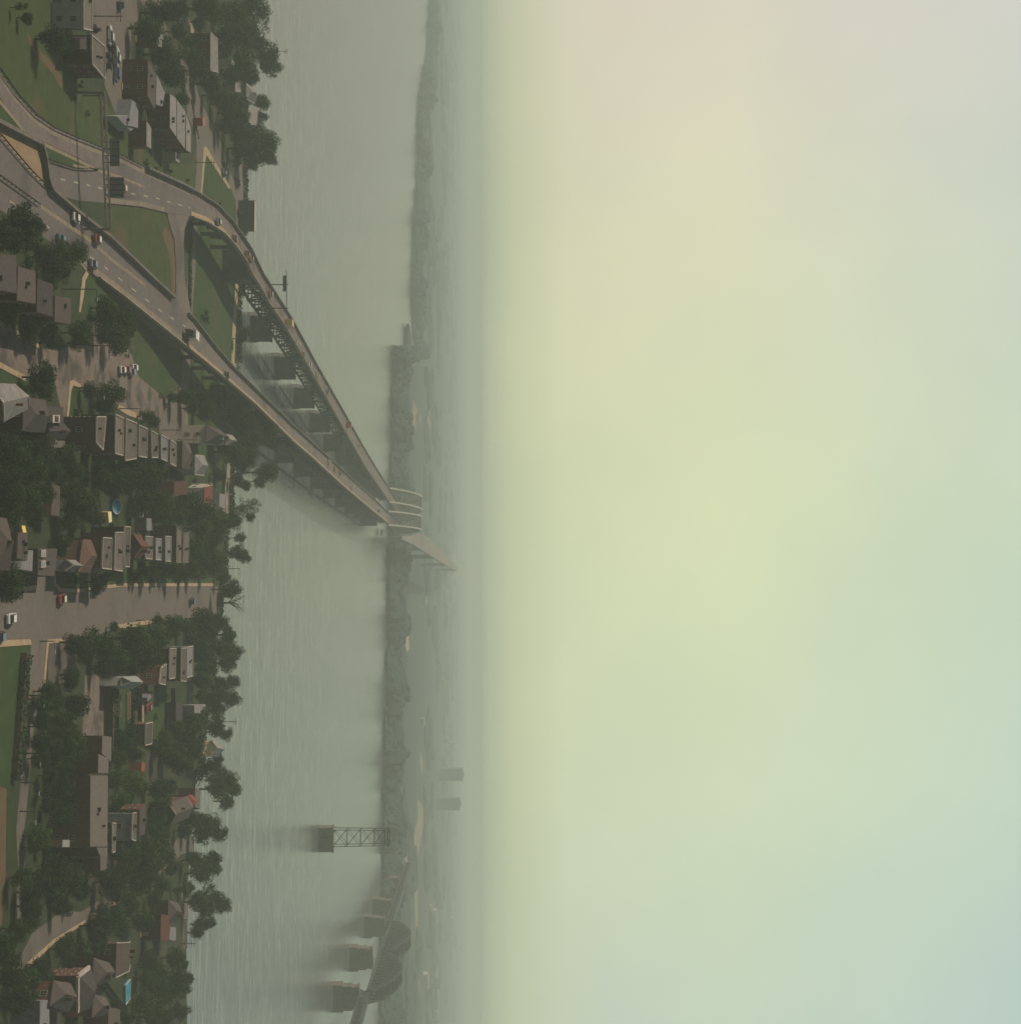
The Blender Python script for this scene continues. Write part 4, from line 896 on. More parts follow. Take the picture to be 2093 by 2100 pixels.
# ================================================================ VEHICLES
CARMATS = {}
def paint(c):
    if c not in CARMATS: CARMATS[c] = mat('car_paint_%d' % len(CARMATS), c, rough=.35, spec=.5)
    return CARMATS[c]
def car(X, Y, z, ang, col, label, roofcol=None, kind='car', name='car', detail=True, group=None):
    p = P(X, Y, z+.7); p.z = z; t_ = empty(name, p, ang); tag(t_, label, kind, group)
    Z = Vector((0,0,0))
    if name == 'truck':
        b = MB(); b.box((0,-1.0,1.75), (2.5,4.8,2.5)); b.build('cargo_box', paint(roofcol or col), t_)
        b = MB(); b.box((0,2.55,1.15), (2.2,1.9,1.5)); b.box((0,2.3,2.1), (2.0,1.3,.8), taper=.85); cb = b.build('cab', paint(col), t_)
        b = MB(); b.box((0,2.9,2.05), (1.8,.35,.5)); b.build('windscreen', G['glass'], cb)
        wz = [(sx_*1.1, sy_) for sx_ in (-1,1) for sy_ in (-2.2, 2.4)]; wr = .48
        b = MB(); b.box((0,0,.5), (1.6,6.2,.3)); b.build('chassis', G['steel'], t_)
    else:
        L_, W_ = 5.0, 1.9
        prof = [(-2.5,.45,.75,.80),(-2.4,.35,.95,.92),(-1.4,.32,1.0,.95),(0,.30,1.0,.95),(1.2,.32,.98,.95),(2.3,.35,.85,.90),(2.5,.45,.70,.80)]
        b = MB(); vs = []; fs = []
        for y, z0, z1, hw in prof: vs += [(-hw,y,z0),(hw,y,z0),(hw*.94,y,z1),(-hw*.94,y,z1)]
        for k in range(len(prof)-1):
            for j in range(4): fs.append((4*k+j, 4*k+(j+1)%4, 4*k+4+(j+1)%4, 4*k+4+j))
        fs += [(3,2,1,0), tuple(4*(len(prof)-1)+j for j in range(4))]; b.add(vs, fs); b.build('body', paint(col), t_)
        b = MB(); ca_ = [(-1.9,.98,.84),(-1.2,1.42,.68),(.45,1.44,.68),(1.2,.98,.84)]
        vs = []; fs = []
        for y, z1, hw in ca_: vs += [(-hw,y,z1),(hw,y,z1)]
        vs += [(-.84,y,.96) for y in (-1.2,.45)]+[(.84,y,.96) for y in (-1.2,.45)]
        b.add(vs, [(0,1,3,2),(4,5,7,6),(0,2,8),(2,4,9,8),(4,6,9),(1,10,3),(3,10,11,5),(5,11,7)]); b.build('windows', G['glass'], t_)
        b = MB(); b.box((0,-.38,1.47), (1.34,1.66,.07)); b.build('roof', paint(roofcol or col), t_)
        wz = [(sx_*.86, sy_) for sx_ in (-1,1) for sy_ in (-1.5, 1.5)]; wr = .33
        if detail:
            for sx_ in (-.65,.65): b = MB(); b.box((sx_,2.49,.66), (.3,.06,.16)); b.build('headlight', G['lens'], t_)
    for x_, y_ in wz:
        b = MB(); b.tube((x_-.11,y_,wr), (x_+.11,y_,wr), wr, wr, 12); wh = b.build('wheel', G['tyre'], t_)
        if detail and name != 'truck': b = MB(); b.tube((x_-.12,y_,wr), (x_+.12,y_,wr), wr*.5, wr*.5, 8); b.build('rim', G['lightmetal'], wh)
    return t_
def heading(edge, zf, X): 
    a, b = P(X-6, lerp(edge, X-6), zf(X)), P(X+6, lerp(edge, X+6), zf(X)); return math.atan2(-(b.x-a.x), (b.y-a.y))
hM = lambda X: heading(UM, ZM, X); hL = lambda X: heading(UL, ZR, X)
Wc, Cr, Rd, Gy, Bk, Bl, Or, Yl, Br = (.62,.60,.52),(.60,.50,.30),(.30,.035,.028),(.18,.20,.22),(.03,.03,.035),(.10,.15,.24),(.32,.12,.06),(.55,.40,.10),(.16,.08,.05)
up_ = 'cars on the main highway'
car(157,447,ZM(157)+.03,hM(157),Wc,'pale cream car on the highway beside the dark wall',group=up_)
car(201,491,ZM(201)+.03,hM(201),Rd,'red car with white roof on the main highway',Wc,group=up_)
car(193,542,ZM(193)+.03,hM(193),Gy,'grey car at the pavement corner of the highway',group=up_)
car(127,492,ZM(127)+.03,hM(127),Bl,'blue-grey car on the highway half hidden by a tree',group=up_)
car(388,687,ZM(388)+.03,hM(388)+math.pi,Bk,'white box truck with cab coloured dark for its unlit side, on the main highway',Wc,'truck','truck')  # black cab paint stands for the shaded side towards the camera
car(466,770,ZM(466)+.03,hM(466),Bk,'small black car on the highway bridge by the riverbank',group=up_)
for X, Y, c, lb in ((676,947,Wc,'white car, leftmost of the small convoy on the lower bridge'),(688,961,Yl,'yellow car in the middle of the lower bridge convoy'),(699,970,Or,'orange car, rightmost of the lower bridge convoy'),(722,1000,Wc,'white car alone on the lower bridge near the arches'),(777,1048,Bk,'dark car at the foot of the bridge arches')):
    car(X,Y,ZM(X)+.03,hM(X),c,lb,detail=False,group='cars on the lower bridge')
for X, Y, c, rc_, lb in ((449,455,Gy,Wc,'silver car on the curving ramp above the lawn'),(482,490,Br,None,'brown car on the curving ramp past the silver car'),(556,603,Or,Cr,'peach coloured car on the upper bridge by the sign gantry'),
    (612,706,Wc,None,'white car on the upper bridge right after the yellow truck'),(622,728,Br,None,'dark red car between two white cars on the upper bridge'),(636,748,Wc,None,'white car on the upper bridge, third after the yellow truck'),(652,771,Cr,None,'cream car on the upper bridge halfway along the piers'),(673,803,Gy,None,'grey car on the upper bridge halfway across'),(738,914,Yl,None,'yellowish car on the upper bridge near its far end')):
    car(X,Y,ZR(X)+.03,hL(X),c,lb,rc_,detail=X<560,group='cars on the upper bridge')
car(254,386,ZR(254)+.03,hL(254)*.8,Bk,'dark car with pale roof right of the big gantry sign',Cr)
car(508,522,ZR(508)+.03,hL(508),Br,'maroon car entering the upper bridge at the river bank',None)
car(516,531,ZR(516)+.03,hL(516),Or,'orange car just ahead of the maroon car on the upper bridge',None)
car(590,664,ZR(590)+.03,hL(590),Rd,'red-cab truck with yellow box on the upper bridge',Yl,'truck','truck')
car(713,872,ZR(713)+.03,hL(713),Rd,'red box truck far along the upper bridge',Rd,'truck','truck')
car(129,1228,.03,0.05,Rd,'red car with pale roof on the wide street',Cr)
car(25,1268,.03,0.02,Wc,'white car on the wide street near the left photo edge')
car(3,1306,.03,0.0,Bk,'dark blue-black car cut by the left photo edge',Bl)
car(395,1233,.03,.1,Bk,'dark car near the river end of the wide street')
car(464,342,.03,-.1,Bk,'black car on the boulevard near the island tip')
car(460,354,.03,-.1,Bl,'pale blue car right below the black boulevard car',Gy)
car(489,375,.03,-.2,Br,'maroon car parked by the river wall')
car(492,437,.03,0,Bk,'black car on the riverside road beside the green pavilion')
car(405,249,.03,.3,Rd,'bright red box truck on the boulevard beside the pale row roofs',Rd,'truck','truck')
car(262,757,.03,.1,Rd,'bright red parked car at the edge of the lawn')
car(252,758,.03,.1,Wc,'white parked car just left of the bright red parked car')
car(272,762,.03,.1,Gy,'grey parked car just right of the bright red parked car')
car(277,754,.03,.1,Wc,'white van-like car, farthest right in the parked trio')
car(227,72,.03,math.pi/2,Wc,'white van standing in the yard above the drums')
car(241,116,.03,1.2,Wc,'white car in the yard near the trees')
car(306,1450,.03,.1,Rd,'red car parked on the lawn below the slanted shed')
car(250,10,.03,.4,Bk,'black car in the lot at the top edge')
car(240,148,.03,1.4,Bl,'blue-grey car behind the drums in the yard')
car(430,1008,.03,1.4,Bk,'dark car parked beside the red roofed house') if False else None

# ================================================================ POLES
def lamp(X0, X1, Y, label, z=0, arm=2.2, wood=False, group='street lamps'):
    c = P(X0, Y, z); h = 2.0
    for _ in range(40):
        q_ = (P(X0, Y, z)-CAM)
        if fwpx(c+Vector((0,0,h)))[0] >= X1: break
        h += .3
    t_ = empty('street_lamp' if not wood else 'utility_pole', c); tag(t_, label, 'street lamp' if not wood else 'utility pole', group if not wood else 'utility poles'); m_ = MB(); m_.tube((0,0,0), (0,0,h), .16, .10, 6); m_.build('pole', G['pole'] if wood else G['steel'], t_)
    m_ = MB()
    if wood: m_.beam((-1.3,0,h-.5), (1.3,0,h-.5), .14); m_.beam((-1,0,h-1.3), (1,0,h-1.3), .12); m_.build('crossarm', G['pole'], t_)
    else: m_.beam((0,0,h), (arm,0,h+.3), .1); a_ = m_.build('arm', G['steel'], t_); m_ = MB(); m_.box((arm,0,h+.25), (.8,.3,.18)); m_.build('lamp_head', G['lightmetal'], a_)
    return t_
def fwpx(p):
    d = p-CAM; k = F/d.dot(fw); return (1046.5+d.dot(up)*k, 1050+d.dot(rt)*k)
for X0, X1, Y, w_, lb in ((127,196,593,False,'lamp post beside the light footpath near the stepped dark blocks'),(185,222,709,False,'lamp post under the trees at the upper street side'),(244,287,838,False,'lamp post at the lower kerb by the tan row houses'),
    (154,210,795,False,'lamp post at the street corner above the first row house'),(363,405,902,True,'utility pole by the white villa'),(330,372,882,True,'utility pole at the end of the tan row'),(58,86,1426,False,'lamp post over the side street, nearest the lane corner'),
    (189,250,33,True,'utility pole in the parking lot at the top edge'),(280,298,1272,False,'short lamp post by the lower kerb of the wide street'),(466,490,1166,False,'lamp post on the bank beyond the tree row'),(541,590,105,True,'tall pole rising above the top riverbank trees'),
    (455,485,1480,True,'pole standing by the water near the black shed gardens'),(400,441,333,True,'utility pole at the lower end of the boulevard island'),(57,57+28,1490,False,'lamp post over the side street, second from the lane corner'),
    (50,80,1545,False,'lamp post over the side street opposite the school wing'),(44,76,1605,False,'lamp post where the green field ends'),(40,68,1664,False,'lamp post over the side street by the middle of the school'),(169,213,196,True,'pole standing near the upper end of the long gantry'),(370,402,1935,True,'utility pole at the end of the riverside lane'),(82,110,1315,False,'lamp post at the corner where the side street meets the wide street')):
    lamp(X0, X1, Y, lb, wood=w_)
# ================================================================ TREES
def crown_mesh(name, seed, kind, m):
    r_ = random.Random(seed); cl = []
    if kind == 'poplar': nb, sx_, sz_ = 16, .42, 1.25
    elif kind == 'sparse': nb, sx_, sz_ = 15, .95, 1.0
    elif kind == 'bush': nb, sx_, sz_ = 10, .9, .6
    else: nb, sx_, sz_ = 26, .86, .84
    for k in range(nb):
        while True:
            p = Vector((r_.uniform(-1,1), r_.uniform(-1,1), r_.uniform(-1,1)))
            if p.length < 1 and p.length > .25: break
        p = Vector((p.x*sx_, p.y*sx_, p.z*sz_))
        w_ = .34 if kind != 'poplar' else .24
        cl.append((p, r_.uniform(w_*.5, w_*1.35)))
    if kind in ('round', 'wide'): cl.append((Vector((0,0,-.05)), .62)); cl.append((Vector((0,0,.25)), .5))
    if kind == 'wide': cl = [(Vector((c.x*1.12, c.y*1.12, c.z*.8)), q) for c, q in cl]
    v = []; f = []
    n = {'poplar':1300, 'sparse':900, 'bush':700}.get(kind, 3400)
    wts = [q*q for _, q in cl]
    for k in range(n):
        c, q = r_.choices(cl, wts)[0]
        d = Vector((r_.gauss(0,1), r_.gauss(0,1), r_.gauss(0,1)+.25)).normalized()
        p = c+d*q*r_.uniform(.72, 1.12)*(1+.22*math.sin(9*d.x+3*c.x)*math.cos(8*d.y))
        s_ = r_.uniform(.030, .078)*(1.3 if kind == 'bush' else 1)
        nn = (d+Vector((r_.gauss(0,.55), r_.gauss(0,.55), r_.gauss(0,.55)))).normalized()
        u = nn.orthogonal().normalized(); u.rotate(Matrix.Rotation(r_.uniform(0,6.28), 3, nn)); w_ = nn.cross(u)
        b = len(v); v += [p-u*s_, p+w_*s_*.75, p+u*s_, p-w_*s_*.75]; f.append((b, b+1, b+2, b+3))
    me = bpy.data.meshes.new(name); me.from_pydata([tuple(x) for x in v], [], f); me.materials.append(m); me.update(); return me
def trunk_mesh(seed, H, spread, bare=False):
    """unit tree: crown radius 1, crown centre at height H"""
    r_ = random.Random(seed); mb = MB(); mb.tube((0,0,-.05), (.02,.0,H*.55), .085, .055, 7)
    for k in range(6 if not bare else 11):
        a = k*1.05+r_.uniform(-.3,.3); z0 = H*r_.uniform(.35,.6) if not bare else H*r_.uniform(.3,.7)
        p0 = Vector((.01,0,z0)); p1 = p0+Vector((math.cos(a)*.35*spread, math.sin(a)*.35*spread, .35)); p2 = p1+Vector((math.cos(a+.3)*.35*spread, math.sin(a+.3)*.35*spread, .4))
        mb.tube(p0, p1, .04, .025, 5); mb.tube(p1, p2, .025, .010, 5)
        if bare:
            for j in range(3): mb.tube(p1.lerp(p2, .3*j), p1.lerp(p2,.3*j)+Vector((r_.uniform(-.3,.3), r_.uniform(-.3,.3), r_.uniform(.2,.5))), .012, .004, 4)
    me = bpy.data.meshes.new('trunk'); me.from_pydata([tuple(x) for x in mb.v], [], mb.f); me.materials.append(G['bark']); me.update(); return me
KINDS = {'r': ('round', 1.3, .95), 'w': ('wide', 1.25, 1.0), 'p': ('poplar', 1.5, .45), 's': ('sparse', 1.5, 1.0), 'b': ('bush', .55, .5), 'l': ('round', 1.3, .95), 't': ('round', 2.0, .95)}
CM = {}; TM = {}
for k, (kd, H, sp) in KINDS.items():
    nv = 5 if k in 'rw' else 3
    CM[k] = [crown_mesh('crown', 100*ord(k)+j, kd, G['leaf_b'] if k == 'l' else G['leaf_s'] if k == 's' and j == 0 else G['leaf']) for j in range(nv)]
    TM[k] = [trunk_mesh(ord(k)+j, H, sp) for j in range(nv)]
TREES = '''45,15,13p 55,36,12 112,80,26 134,76,18 93,74,13 196,60,8 305,58,28 337,112,28 352,155,29 328,27,25 359,18,22 373,203,14 422,18,25 410,45,14 366,65,18 395,118,18 408,145,20 428,172,20 441,196,18 477,27,28 522,18,27 504,64,30 532,45,18s
468,72,25 522,87,22 544,118,27 559,140,16 504,136,28 477,154,18 513,163,18 464,214,22 486,232,26 468,256,18 533,209,16t 535,241,12 495,272,25 522,269,20 544,294,24t 504,305,24 532,318,20t 555,330,12 519,337,13 484,330,10 432,4,14 459,100,16 440,30,20 391,85,14
45,454,42 18,484,34 76,464,17 136,518,29 160,514,19 92,528,23 110,543,23 127,560,17 60,538,9l 106,584,16l 18,627,21 18,650,18 60,660,22 60,688,17 98,685,24 110,704,17 163,682,26 160,704,15 233,655,34 218,632,22 246,700,24 214,688,15 263,676,17 87,773,28 94,805,17 76,792,14
227,810,25 186,802,15 214,836,17 246,802,9 313,861,15 298,854,11 73,910,28 36,927,29 8,909,28 131,936,24 27,948,34 78,938,29 60,970,33 18,988,33 136,955,23 151,971,19 113,965,20 45,1027,33 68,1050,23 14,1046,33 92,1013,21 149,1014,27 163,1046,29 183,1028,22 142,1070,20 196,1064,16
209,982,26 240,977,28 256,996,18 226,1003,17 291,964,34 318,955,23 272,945,18 305,988,25 308,1027,29 336,1037,25 323,1056,20 127,1110,17 124,1129,12 18,1190,33 13,1217,21 30,1170,14 204,1194,18 196,1211,10 218,1183,11 295,1170,15 312,1182,16 332,1170,15 281,1184,11 55,1172,11 152,1190,10
477,927,24 495,945,24 510,932,17 459,914,16 544,969,20t 533,987,12 559,960,13 486,982,13 501,994,11t 504,1042,16s 522,1038,14s 490,1055,16s 477,1070,17 513,1060,9 450,1073,21 423,1054,25 392,1042,29 410,1082,22 377,1020,14 366,1056,19 443,1097,15 423,1110,23 404,1128,21 432,1134,19 450,1146,13 413,1155,21 395,1173,19 366,1176,18 349,1172,14 436,1163,18 459,1184,13
492,1103,10t 486,1133,16t 499,1143,12t 473,1209,17t 464,1217,11 450,972,13 352,972,12 377,814,19 404,810,23 423,834,19 392,837,14 414,852,12 352,814,9 523,854,22 495,864,25 541,882,25 513,894,25 483,836,19 501,843,13 459,818,21 477,900,18 559,909,16 441,800,15 495,694,12 419,646,10b 424,655,7b 506,680,9
154,1317,21 191,1317,26 218,1330,23 173,1341,20 233,1286,10 273,1309,32 318,1309,24 291,1345,34 246,1354,23 209,1372,16 318,1355,22 262,1372,17 145,1383,18 145,1404,15 98,1418,19 110,1437,18 88,1446,17 155,1445,25 131,1473,17 88,1482,19 142,1505,23 154,1528,24 82,1520,21 120,1500,14 251,1512,17 269,1500,12
323,1272,11 359,1278,17 352,1299,13l 386,1287,15 413,1269,22 423,1300,24 450,1282,19 468,1302,18 404,1319,17 450,1327,22 477,1338,17 413,1346,19 464,1361,18 423,1373,19 413,1397,17 450,1409,20 477,1400,13 441,1432,19 473,1432,17 447,1455,14 411,1427,11 413,1472,18 441,1491,21 463,1505,12 395,1491,19 377,1509,23 359,1494,17 404,1528,20 341,1518,17 359,1537,20
254,1528,19 273,1545,17 245,1552,17 236,1600,20l 273,1600,21l 288,1618,15 246,1637,17l 263,1636,13 233,1660,11 82,1556,17 136,1538,23 160,1556,21 127,1574,21 160,1579,19 127,1610,23 156,1613,21 100,1628,17s 109,1656,17 142,1650,23 160,1665,17 127,1683,19 154,1691,15 82,1714,23l 69,1738,15l 94,1735,13 109,1791,33 145,1801,27 82,1810,23 163,1828,21
227,1810,24 251,1791,21 291,1754,27 263,1754,22 293,1792,25 318,1773,19 273,1727,19 309,1736,17 368,1564,24 341,1545,20 395,1545,19 432,1579,21 459,1600,22 477,1618,17 441,1618,21 464,1643,17 446,1555,12 323,1618,19 350,1614,15 332,1646,17 323,1682,17 404,1682,21 432,1691,21 450,1709,15 414,1709,19 377,1704,14 332,1728,19 314,1746,22 432,1763,21 414,1791,23 441,1783,13 395,1764,17 352,1783,13
277,1773,20 286,1810,23 332,1818,16 64,1859,22 36,1904,23 60,1892,17 9,1932,24 200,1899,25 227,1878,25 263,1859,25 291,1887,21 245,1905,20 200,1933,21 173,1947,17 131,1947,21 142,1924,12 82,1978,19 96,2004,15 55,2013,29 18,2004,27 36,2050,29 73,2041,17 309,1977,19 300,2004,17 318,2022,19 291,2060,21 318,2068,21 236,2060,9 263,2087,15
150,1120,6b 146,1185,5b 300,1415,5b 320,1470,6b 340,1430,5b 355,1420,4b 262,1484,5b 276,1440,4b 200,1030,6b 230,1075,5b 265,1070,5b 150,880,6b 155,905,5b 350,1000,5b 400,985,6b 440,985,5b 395,942,5b 330,812,5b 345,1735,5b 258,2000,5b 275,2030,6b 215,2030,5b 300,332,6b 320,345,5b 350,352,5b 385,370,4b 165,172,7b 150,200,6b 180,232,6b 340,832,5b 450,420,5b 105,1590,19 118,1535,17 150,1630,17 45,1800,21 60,1830,21 110,1830,23 130,1860,17 180,1775,17 205,1790,19 240,1835,21 320,1700,17 250,1720,15 345,1760,15 385,1820,13 210,1870,17 140,1975,13 20,1970,21 404,1850,19 432,1837,21 455,1859,17 423,1868,17 413,1895,15 404,1913,13 432,1895,11 332,1860,11 319,1841,15 363,1826,8 359,1964,19 373,1978,11 326,2002,19 359,2013,21 386,2008,13 341,2041,21 373,2031,15 314,2086,21 368,2073,17 341,2087,17 304,1958,11'''.split()
LANDS = [(236,1040,'the oval turquoise pool'),(262,2035,'the narrow turquoise pool'),(157,447,'the pale cream highway car'),(405,249,'the bright red boulevard truck'),(438,890,'the white villa'),(425,1020,'the bright red roof'),
 (195,1650,'the long school roof'),(175,1450,'the gravel lot'),(440,1535,'the bright cream gable'),(129,1228,'the red street car'),(448,1230,'the railing at the street end'),(350,1665,'the wide gabled roof by the orange one'),
 (172,2035,'the white eave stripe'),(262,757,'the red parked car'),(215,330,'the long sign gantry'),(512,443,'the green pavilion'),(437,110,'the reddish gabled house'),(310,160,'the tan roofed brick house'),(380,270,'the pale row roofs'),(60,600,'the stepped dark blocks'),
 (30,830,'the orange brick house'),(113,1028,'the long brown garage roof'),(50,1085,'the yellow panel'),(265,1445,'the vegetable plot'),(367,1460,'the black roofed shed'),(70,1380,'the side street'),(222,1850,'the sandy alley'),(335,1900,'the white-striped red roof'),
 (205,130,'the white-rimmed brick house'),(245,895,'the tan row houses'),(365,1120,'the ochre roofs above the wide street'),(388,1360,'the pale grey roof below the wide street'),(420,640,'the grass between the two bridges'),(528,870,'the lower bridge deck'),(252,1395,'the small white gable'),(100,1155,'the two white skylights'),(275,1690,'the big grey-walled house'),(495,190,'the pale riverbank houses'),(20,1500,'the green field'),(382,1910,'the pale low fence')]
ORD = ['nearest','second nearest','third nearest','fourth nearest','fifth nearest','sixth nearest','seventh nearest','eighth nearest','ninth nearest','tenth nearest']+['%dth nearest' % k for k in range(11, 60)]
TL = []
for tk in TREES:
    k = tk[-1] if tk[-1].isalpha() else 'r'; X, Y, r_ = [float(x) for x in tk.rstrip('rwpsblt').split(',')]; TL.append((X, Y, r_, k))
own = [min(range(len(LANDS)), key=lambda j: (LANDS[j][0]-X)**2+(LANDS[j][1]-Y)**2) for X, Y, _, _ in TL]
rt_ = random.Random(77)
for i, (X, Y, r_, k) in enumerate(TL):
    j = own[i]; lx, ly, ln = LANDS[j]
    same = sorted([a for a in range(len(TL)) if own[a] == j], key=lambda a: (TL[a][0]-lx)**2+(TL[a][1]-ly)**2)
    rank = same.index(i); dx, dy = X-lx, Y-ly
    side = ('right' if dx > 0 else 'left') if abs(dx) > abs(dy) else ('below' if dy > 0 else 'above')
    side = {'right': 'to its right', 'left': 'to its left', 'below': 'below it', 'above': 'above it'}[side]
    sz = {'p':'slim','s':'thin-crowned','b':'low','l':'light green'}.get(k, 'big' if r_ > 26 else 'medium' if r_ > 15 else 'small')
    lb = f"{sz} {'bush' if k == 'b' else 'tree'}, {ORD[rank]} to {ln}, {side}"
    kk = k if k != 'r' else rt_.choice('rrw')
    H = KINDS[kk][1]; 
    z = 6.0
    for _ in range(6):
        Rm = (r_*1.13+1.0)/S(X, Y, z); z = Rm*H
        if kk == 't': z = min(z, 14)
    if z > 15 and kk != 't': z = 15
    p = P(X, Y, z); p.z = 0
    j2 = rt_.randrange(len(CM[kk]))
    root = empty('broadleaf_tree' if kk != 'b' else 'bush', p, rt_.uniform(0, 6.28)); tag(root, lb, 'tree' if kk != 'b' else 'bush', 'trees of the riverside suburb' if kk != 'b' else None)
    sc_ = Rm; zs = z/(H*Rm)
    cr = bpy.data.objects.new('crown', CM[kk][j2]); C.objects.link(cr); cr.parent = root; cr.location = (0, 0, z); cr.scale = (sc_, sc_, sc_*(1.0 if kk != 'p' else 1.0)); 
    tr = bpy.data.objects.new('trunk', TM[kk][j2]); C.objects.link(tr); tr.parent = root; tr.scale = (sc_, sc_, z/H)
# the leafless tree beyond the street end
p = P(452, 1236, 0); me = trunk_mesh(991, 1.6, 1.2, True); root = empty('bare_tree', p); tag(root, 'leafless branching tree on the bank beyond the street railing', 'tree')
o = bpy.data.objects.new('trunk', me); C.objects.link(o); o.parent = root; o.scale = (4.6, 4.6, 4.6)

# hedges
hm = crown_mesh('hedge_leaves', 5, 'bush', G['leaf'])
def hedge(a, b, h, wd, label):
    A, B = P(*a, 0), P(*b, 0); t_ = empty('hedge', A); tag(t_, label, 'hedge'); r_ = random.Random(int(a[0]*7+b[1])); v = []; f = []
    L_ = (B-A).length; u = (B-A).normalized(); s_ = Vector((u.y,-u.x,0))
    for k in range(int(L_*26)):
        p_ = u*r_.uniform(0, L_)+s_*r_.uniform(-wd, wd)*.5+Vector((0,0,h*(1-r_.random()**2.2)*(1+.15*math.sin(k*.3)))); nn = Vector((r_.gauss(0,1), r_.gauss(0,1)-.4, r_.gauss(0,1)+.8)).normalized()
        q = nn.orthogonal().normalized(); w_ = nn.cross(q); sz = r_.uniform(.15,.34); bb = len(v); v += [p_-q*sz, p_+w_*sz, p_+q*sz, p_-w_*sz]; f.append((bb,bb+1,bb+2,bb+3))
    link_mesh('foliage', v, f, G['leaf'], t_); m_ = MB(A); m_.beam(A+Vector((0,0,h*.4)), B+Vector((0,0,h*.4)), wd*.6, h*.7); m_.build('stems', G['bark'], t_)
hedge((122,-20),(118,60), 2.0, 2.2, 'dark hedge along the foot of the long pale building')
hedge((218,1412),(216,1540), 2.6, 3.0, 'dark hedge along the garden side of the gravel lot')
hedge((46,1340),(26,1600), 1.6, 3.2, 'dark hedge between the green field and the side street')
hedge((129,1165),(131,1196), 1.4, 1.6, 'short hedge at the lane corner by the grey porch')
hedge((262,1500),(345,1545), 1.6, 2.0, 'hedge at the lower end of the vegetable gardens')
hedge((152,840),(152,925), 1.6, 1.6, 'hedge in front of the first row house')
hedge((268,1412),(268,1500), 1.0, 1.0, 'thin hedge beside the vegetable plot')
hedge((389,450),(386,640), .8, 1.6, 'row of low shrubs on the narrow strip beside the connecting road')

# bank brush: low scrub that cannot be counted
v = []; f = []; r_ = random.Random(8)
for k in range(16000):
    s_ = r_.random(); j = int(s_*(len(bank)-6))+1; a, b = bank[j], bank[j+1]; p_ = a.lerp(b, r_.random())+Vector((r_.gauss(0,1.2), r_.uniform(-3.0,4.5), 0)); 
    p_.z = r_.uniform(.1, 1.6) if p_.y < a.lerp(b,.5).y else r_.uniform(-2, .6); nn = Vector((r_.gauss(0,1), r_.gauss(0,1), r_.gauss(0,1)+.6)).normalized(); q = nn.orthogonal().normalized(); w_ = nn.cross(q); sz = r_.uniform(.2,.5)
    bb = len(v); v += [p_-q*sz, p_+w_*sz, p_+q*sz, p_-w_*sz]; f.append((bb,bb+1,bb+2,bb+3))
link_mesh('bank_scrub', v, f, G['leaf'])['kind'] = 'stuff'

# ================================================================ FAR SHORE
def blobwood(name, spots, m):
    v = []; f = []; r_ = random.Random(21)
    ico = bmesh.new(); bmesh.ops.create_icosphere(ico, subdivisions=2, radius=1.0); iv = [x.co.copy() for x in ico.verts]; fi = [[q.index for q in x.verts] for x in ico.faces]; ico.free()
    for (x, y, rx, rz) in spots:
        b = len(v); ph = r_.uniform(0, 9)
        for c in iv:
            k = 1+.22*math.sin(4*c.x+ph)+.18*math.cos(5*c.y-ph)+.1*math.sin(9*c.z+ph); v.append((x+c.x*rx*k, y+c.y*rx*k, -2.9+max(-.5, c.z*k*.8+.35)*rz))
        f += [tuple(b+q for q in t) for t in fi]
    o = link_mesh(name, v, f, m); o['kind'] = 'stuff'; return o
r_ = random.Random(14); spots = []
Yc = -150
while Yc < 2260:        # belt of trees right behind the shoreline
    X0 = clampz([(y, x) for y, x in FS])(Yc)
    for q in range(5):
        p = P(X0+q*2.0+r_.uniform(0,2), Yc+r_.uniform(-2,2), -2.9); spots.append((p.x, p.y+r_.uniform(0,26)+q*16, r_.uniform(5,12), r_.uniform(5,9)*(1+.45*math.sin(Yc*.045)+.3*math.sin(Yc*.13+q))))
    Yc += 3
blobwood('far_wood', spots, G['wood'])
spots = []
for k in range(900):    # scattered woods on the plain
    d = 1500+4800*r_.random()**1.7; x = r_.uniform(-.40, .40)*d; X0 = 985-92.9*F/d; Yp = 1050+x/d*F
    if X0 < clampz([(y, xx) for y, xx in FS])(Yp)+4: continue
    if noise.noise(Vector((x*.0022, d*.0016, 3))) > -.15: spots.append((x, d, r_.uniform(14,44), r_.uniform(4,7)))
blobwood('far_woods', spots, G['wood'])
for nm, pts, m in (('far_field', [(838,690),(848,700),(852,740),(842,790),(834,760),(832,700)], (.20,.18,.11)), ('far_field', [(826,1290),(838,1300),(840,1330),(834,1338),(830,1310)], (.55,.50,.26)), ('far_field', [(848,820),(856,840),(854,880),(846,870)], (.40,.30,.20)), ('far_field', [(878,820),(884,850),(880,900),(876,880)], (.40,.36,.2)),
    ('far_road', [(856,1641),(862,1645),(872,1668),(866,1700),(860,1735),(856,1760),(846,1790),(838,1775),(823,1757),(838,1742),(850,1712),(857,1675)], (.42,.33,.23)), ('far_road', [(848,1790),(856,1792),(857,1900),(862,2160),(852,2160),(852,1900)], (.36,.31,.20)), ('far_field', [(895,130),(897,200),(893,205),(892,135)], (.36,.30,.22)), ('far_field', [(888,275),(892,330),(888,335),(886,280)], (.36,.30,.22)), ('far_field', [(886,520),(890,540),(886,565),(883,545)], (.36,.32,.22)), ('far_field', [(930,1100),(937,1180),(933,1240),(927,1180)], (.30,.26,.16)), ('far_field', [(862,1540),(868,1560),(866,1590),(860,1570)], (.34,.28,.18))):
    structure(sheet(nm, pts, -2.86, mat(nm+str(int(pts[0][0]))+str(int(pts[0][1])), tuple(c*.62 for c in m), tuple(c*.45 for c in m), .01, .95)))
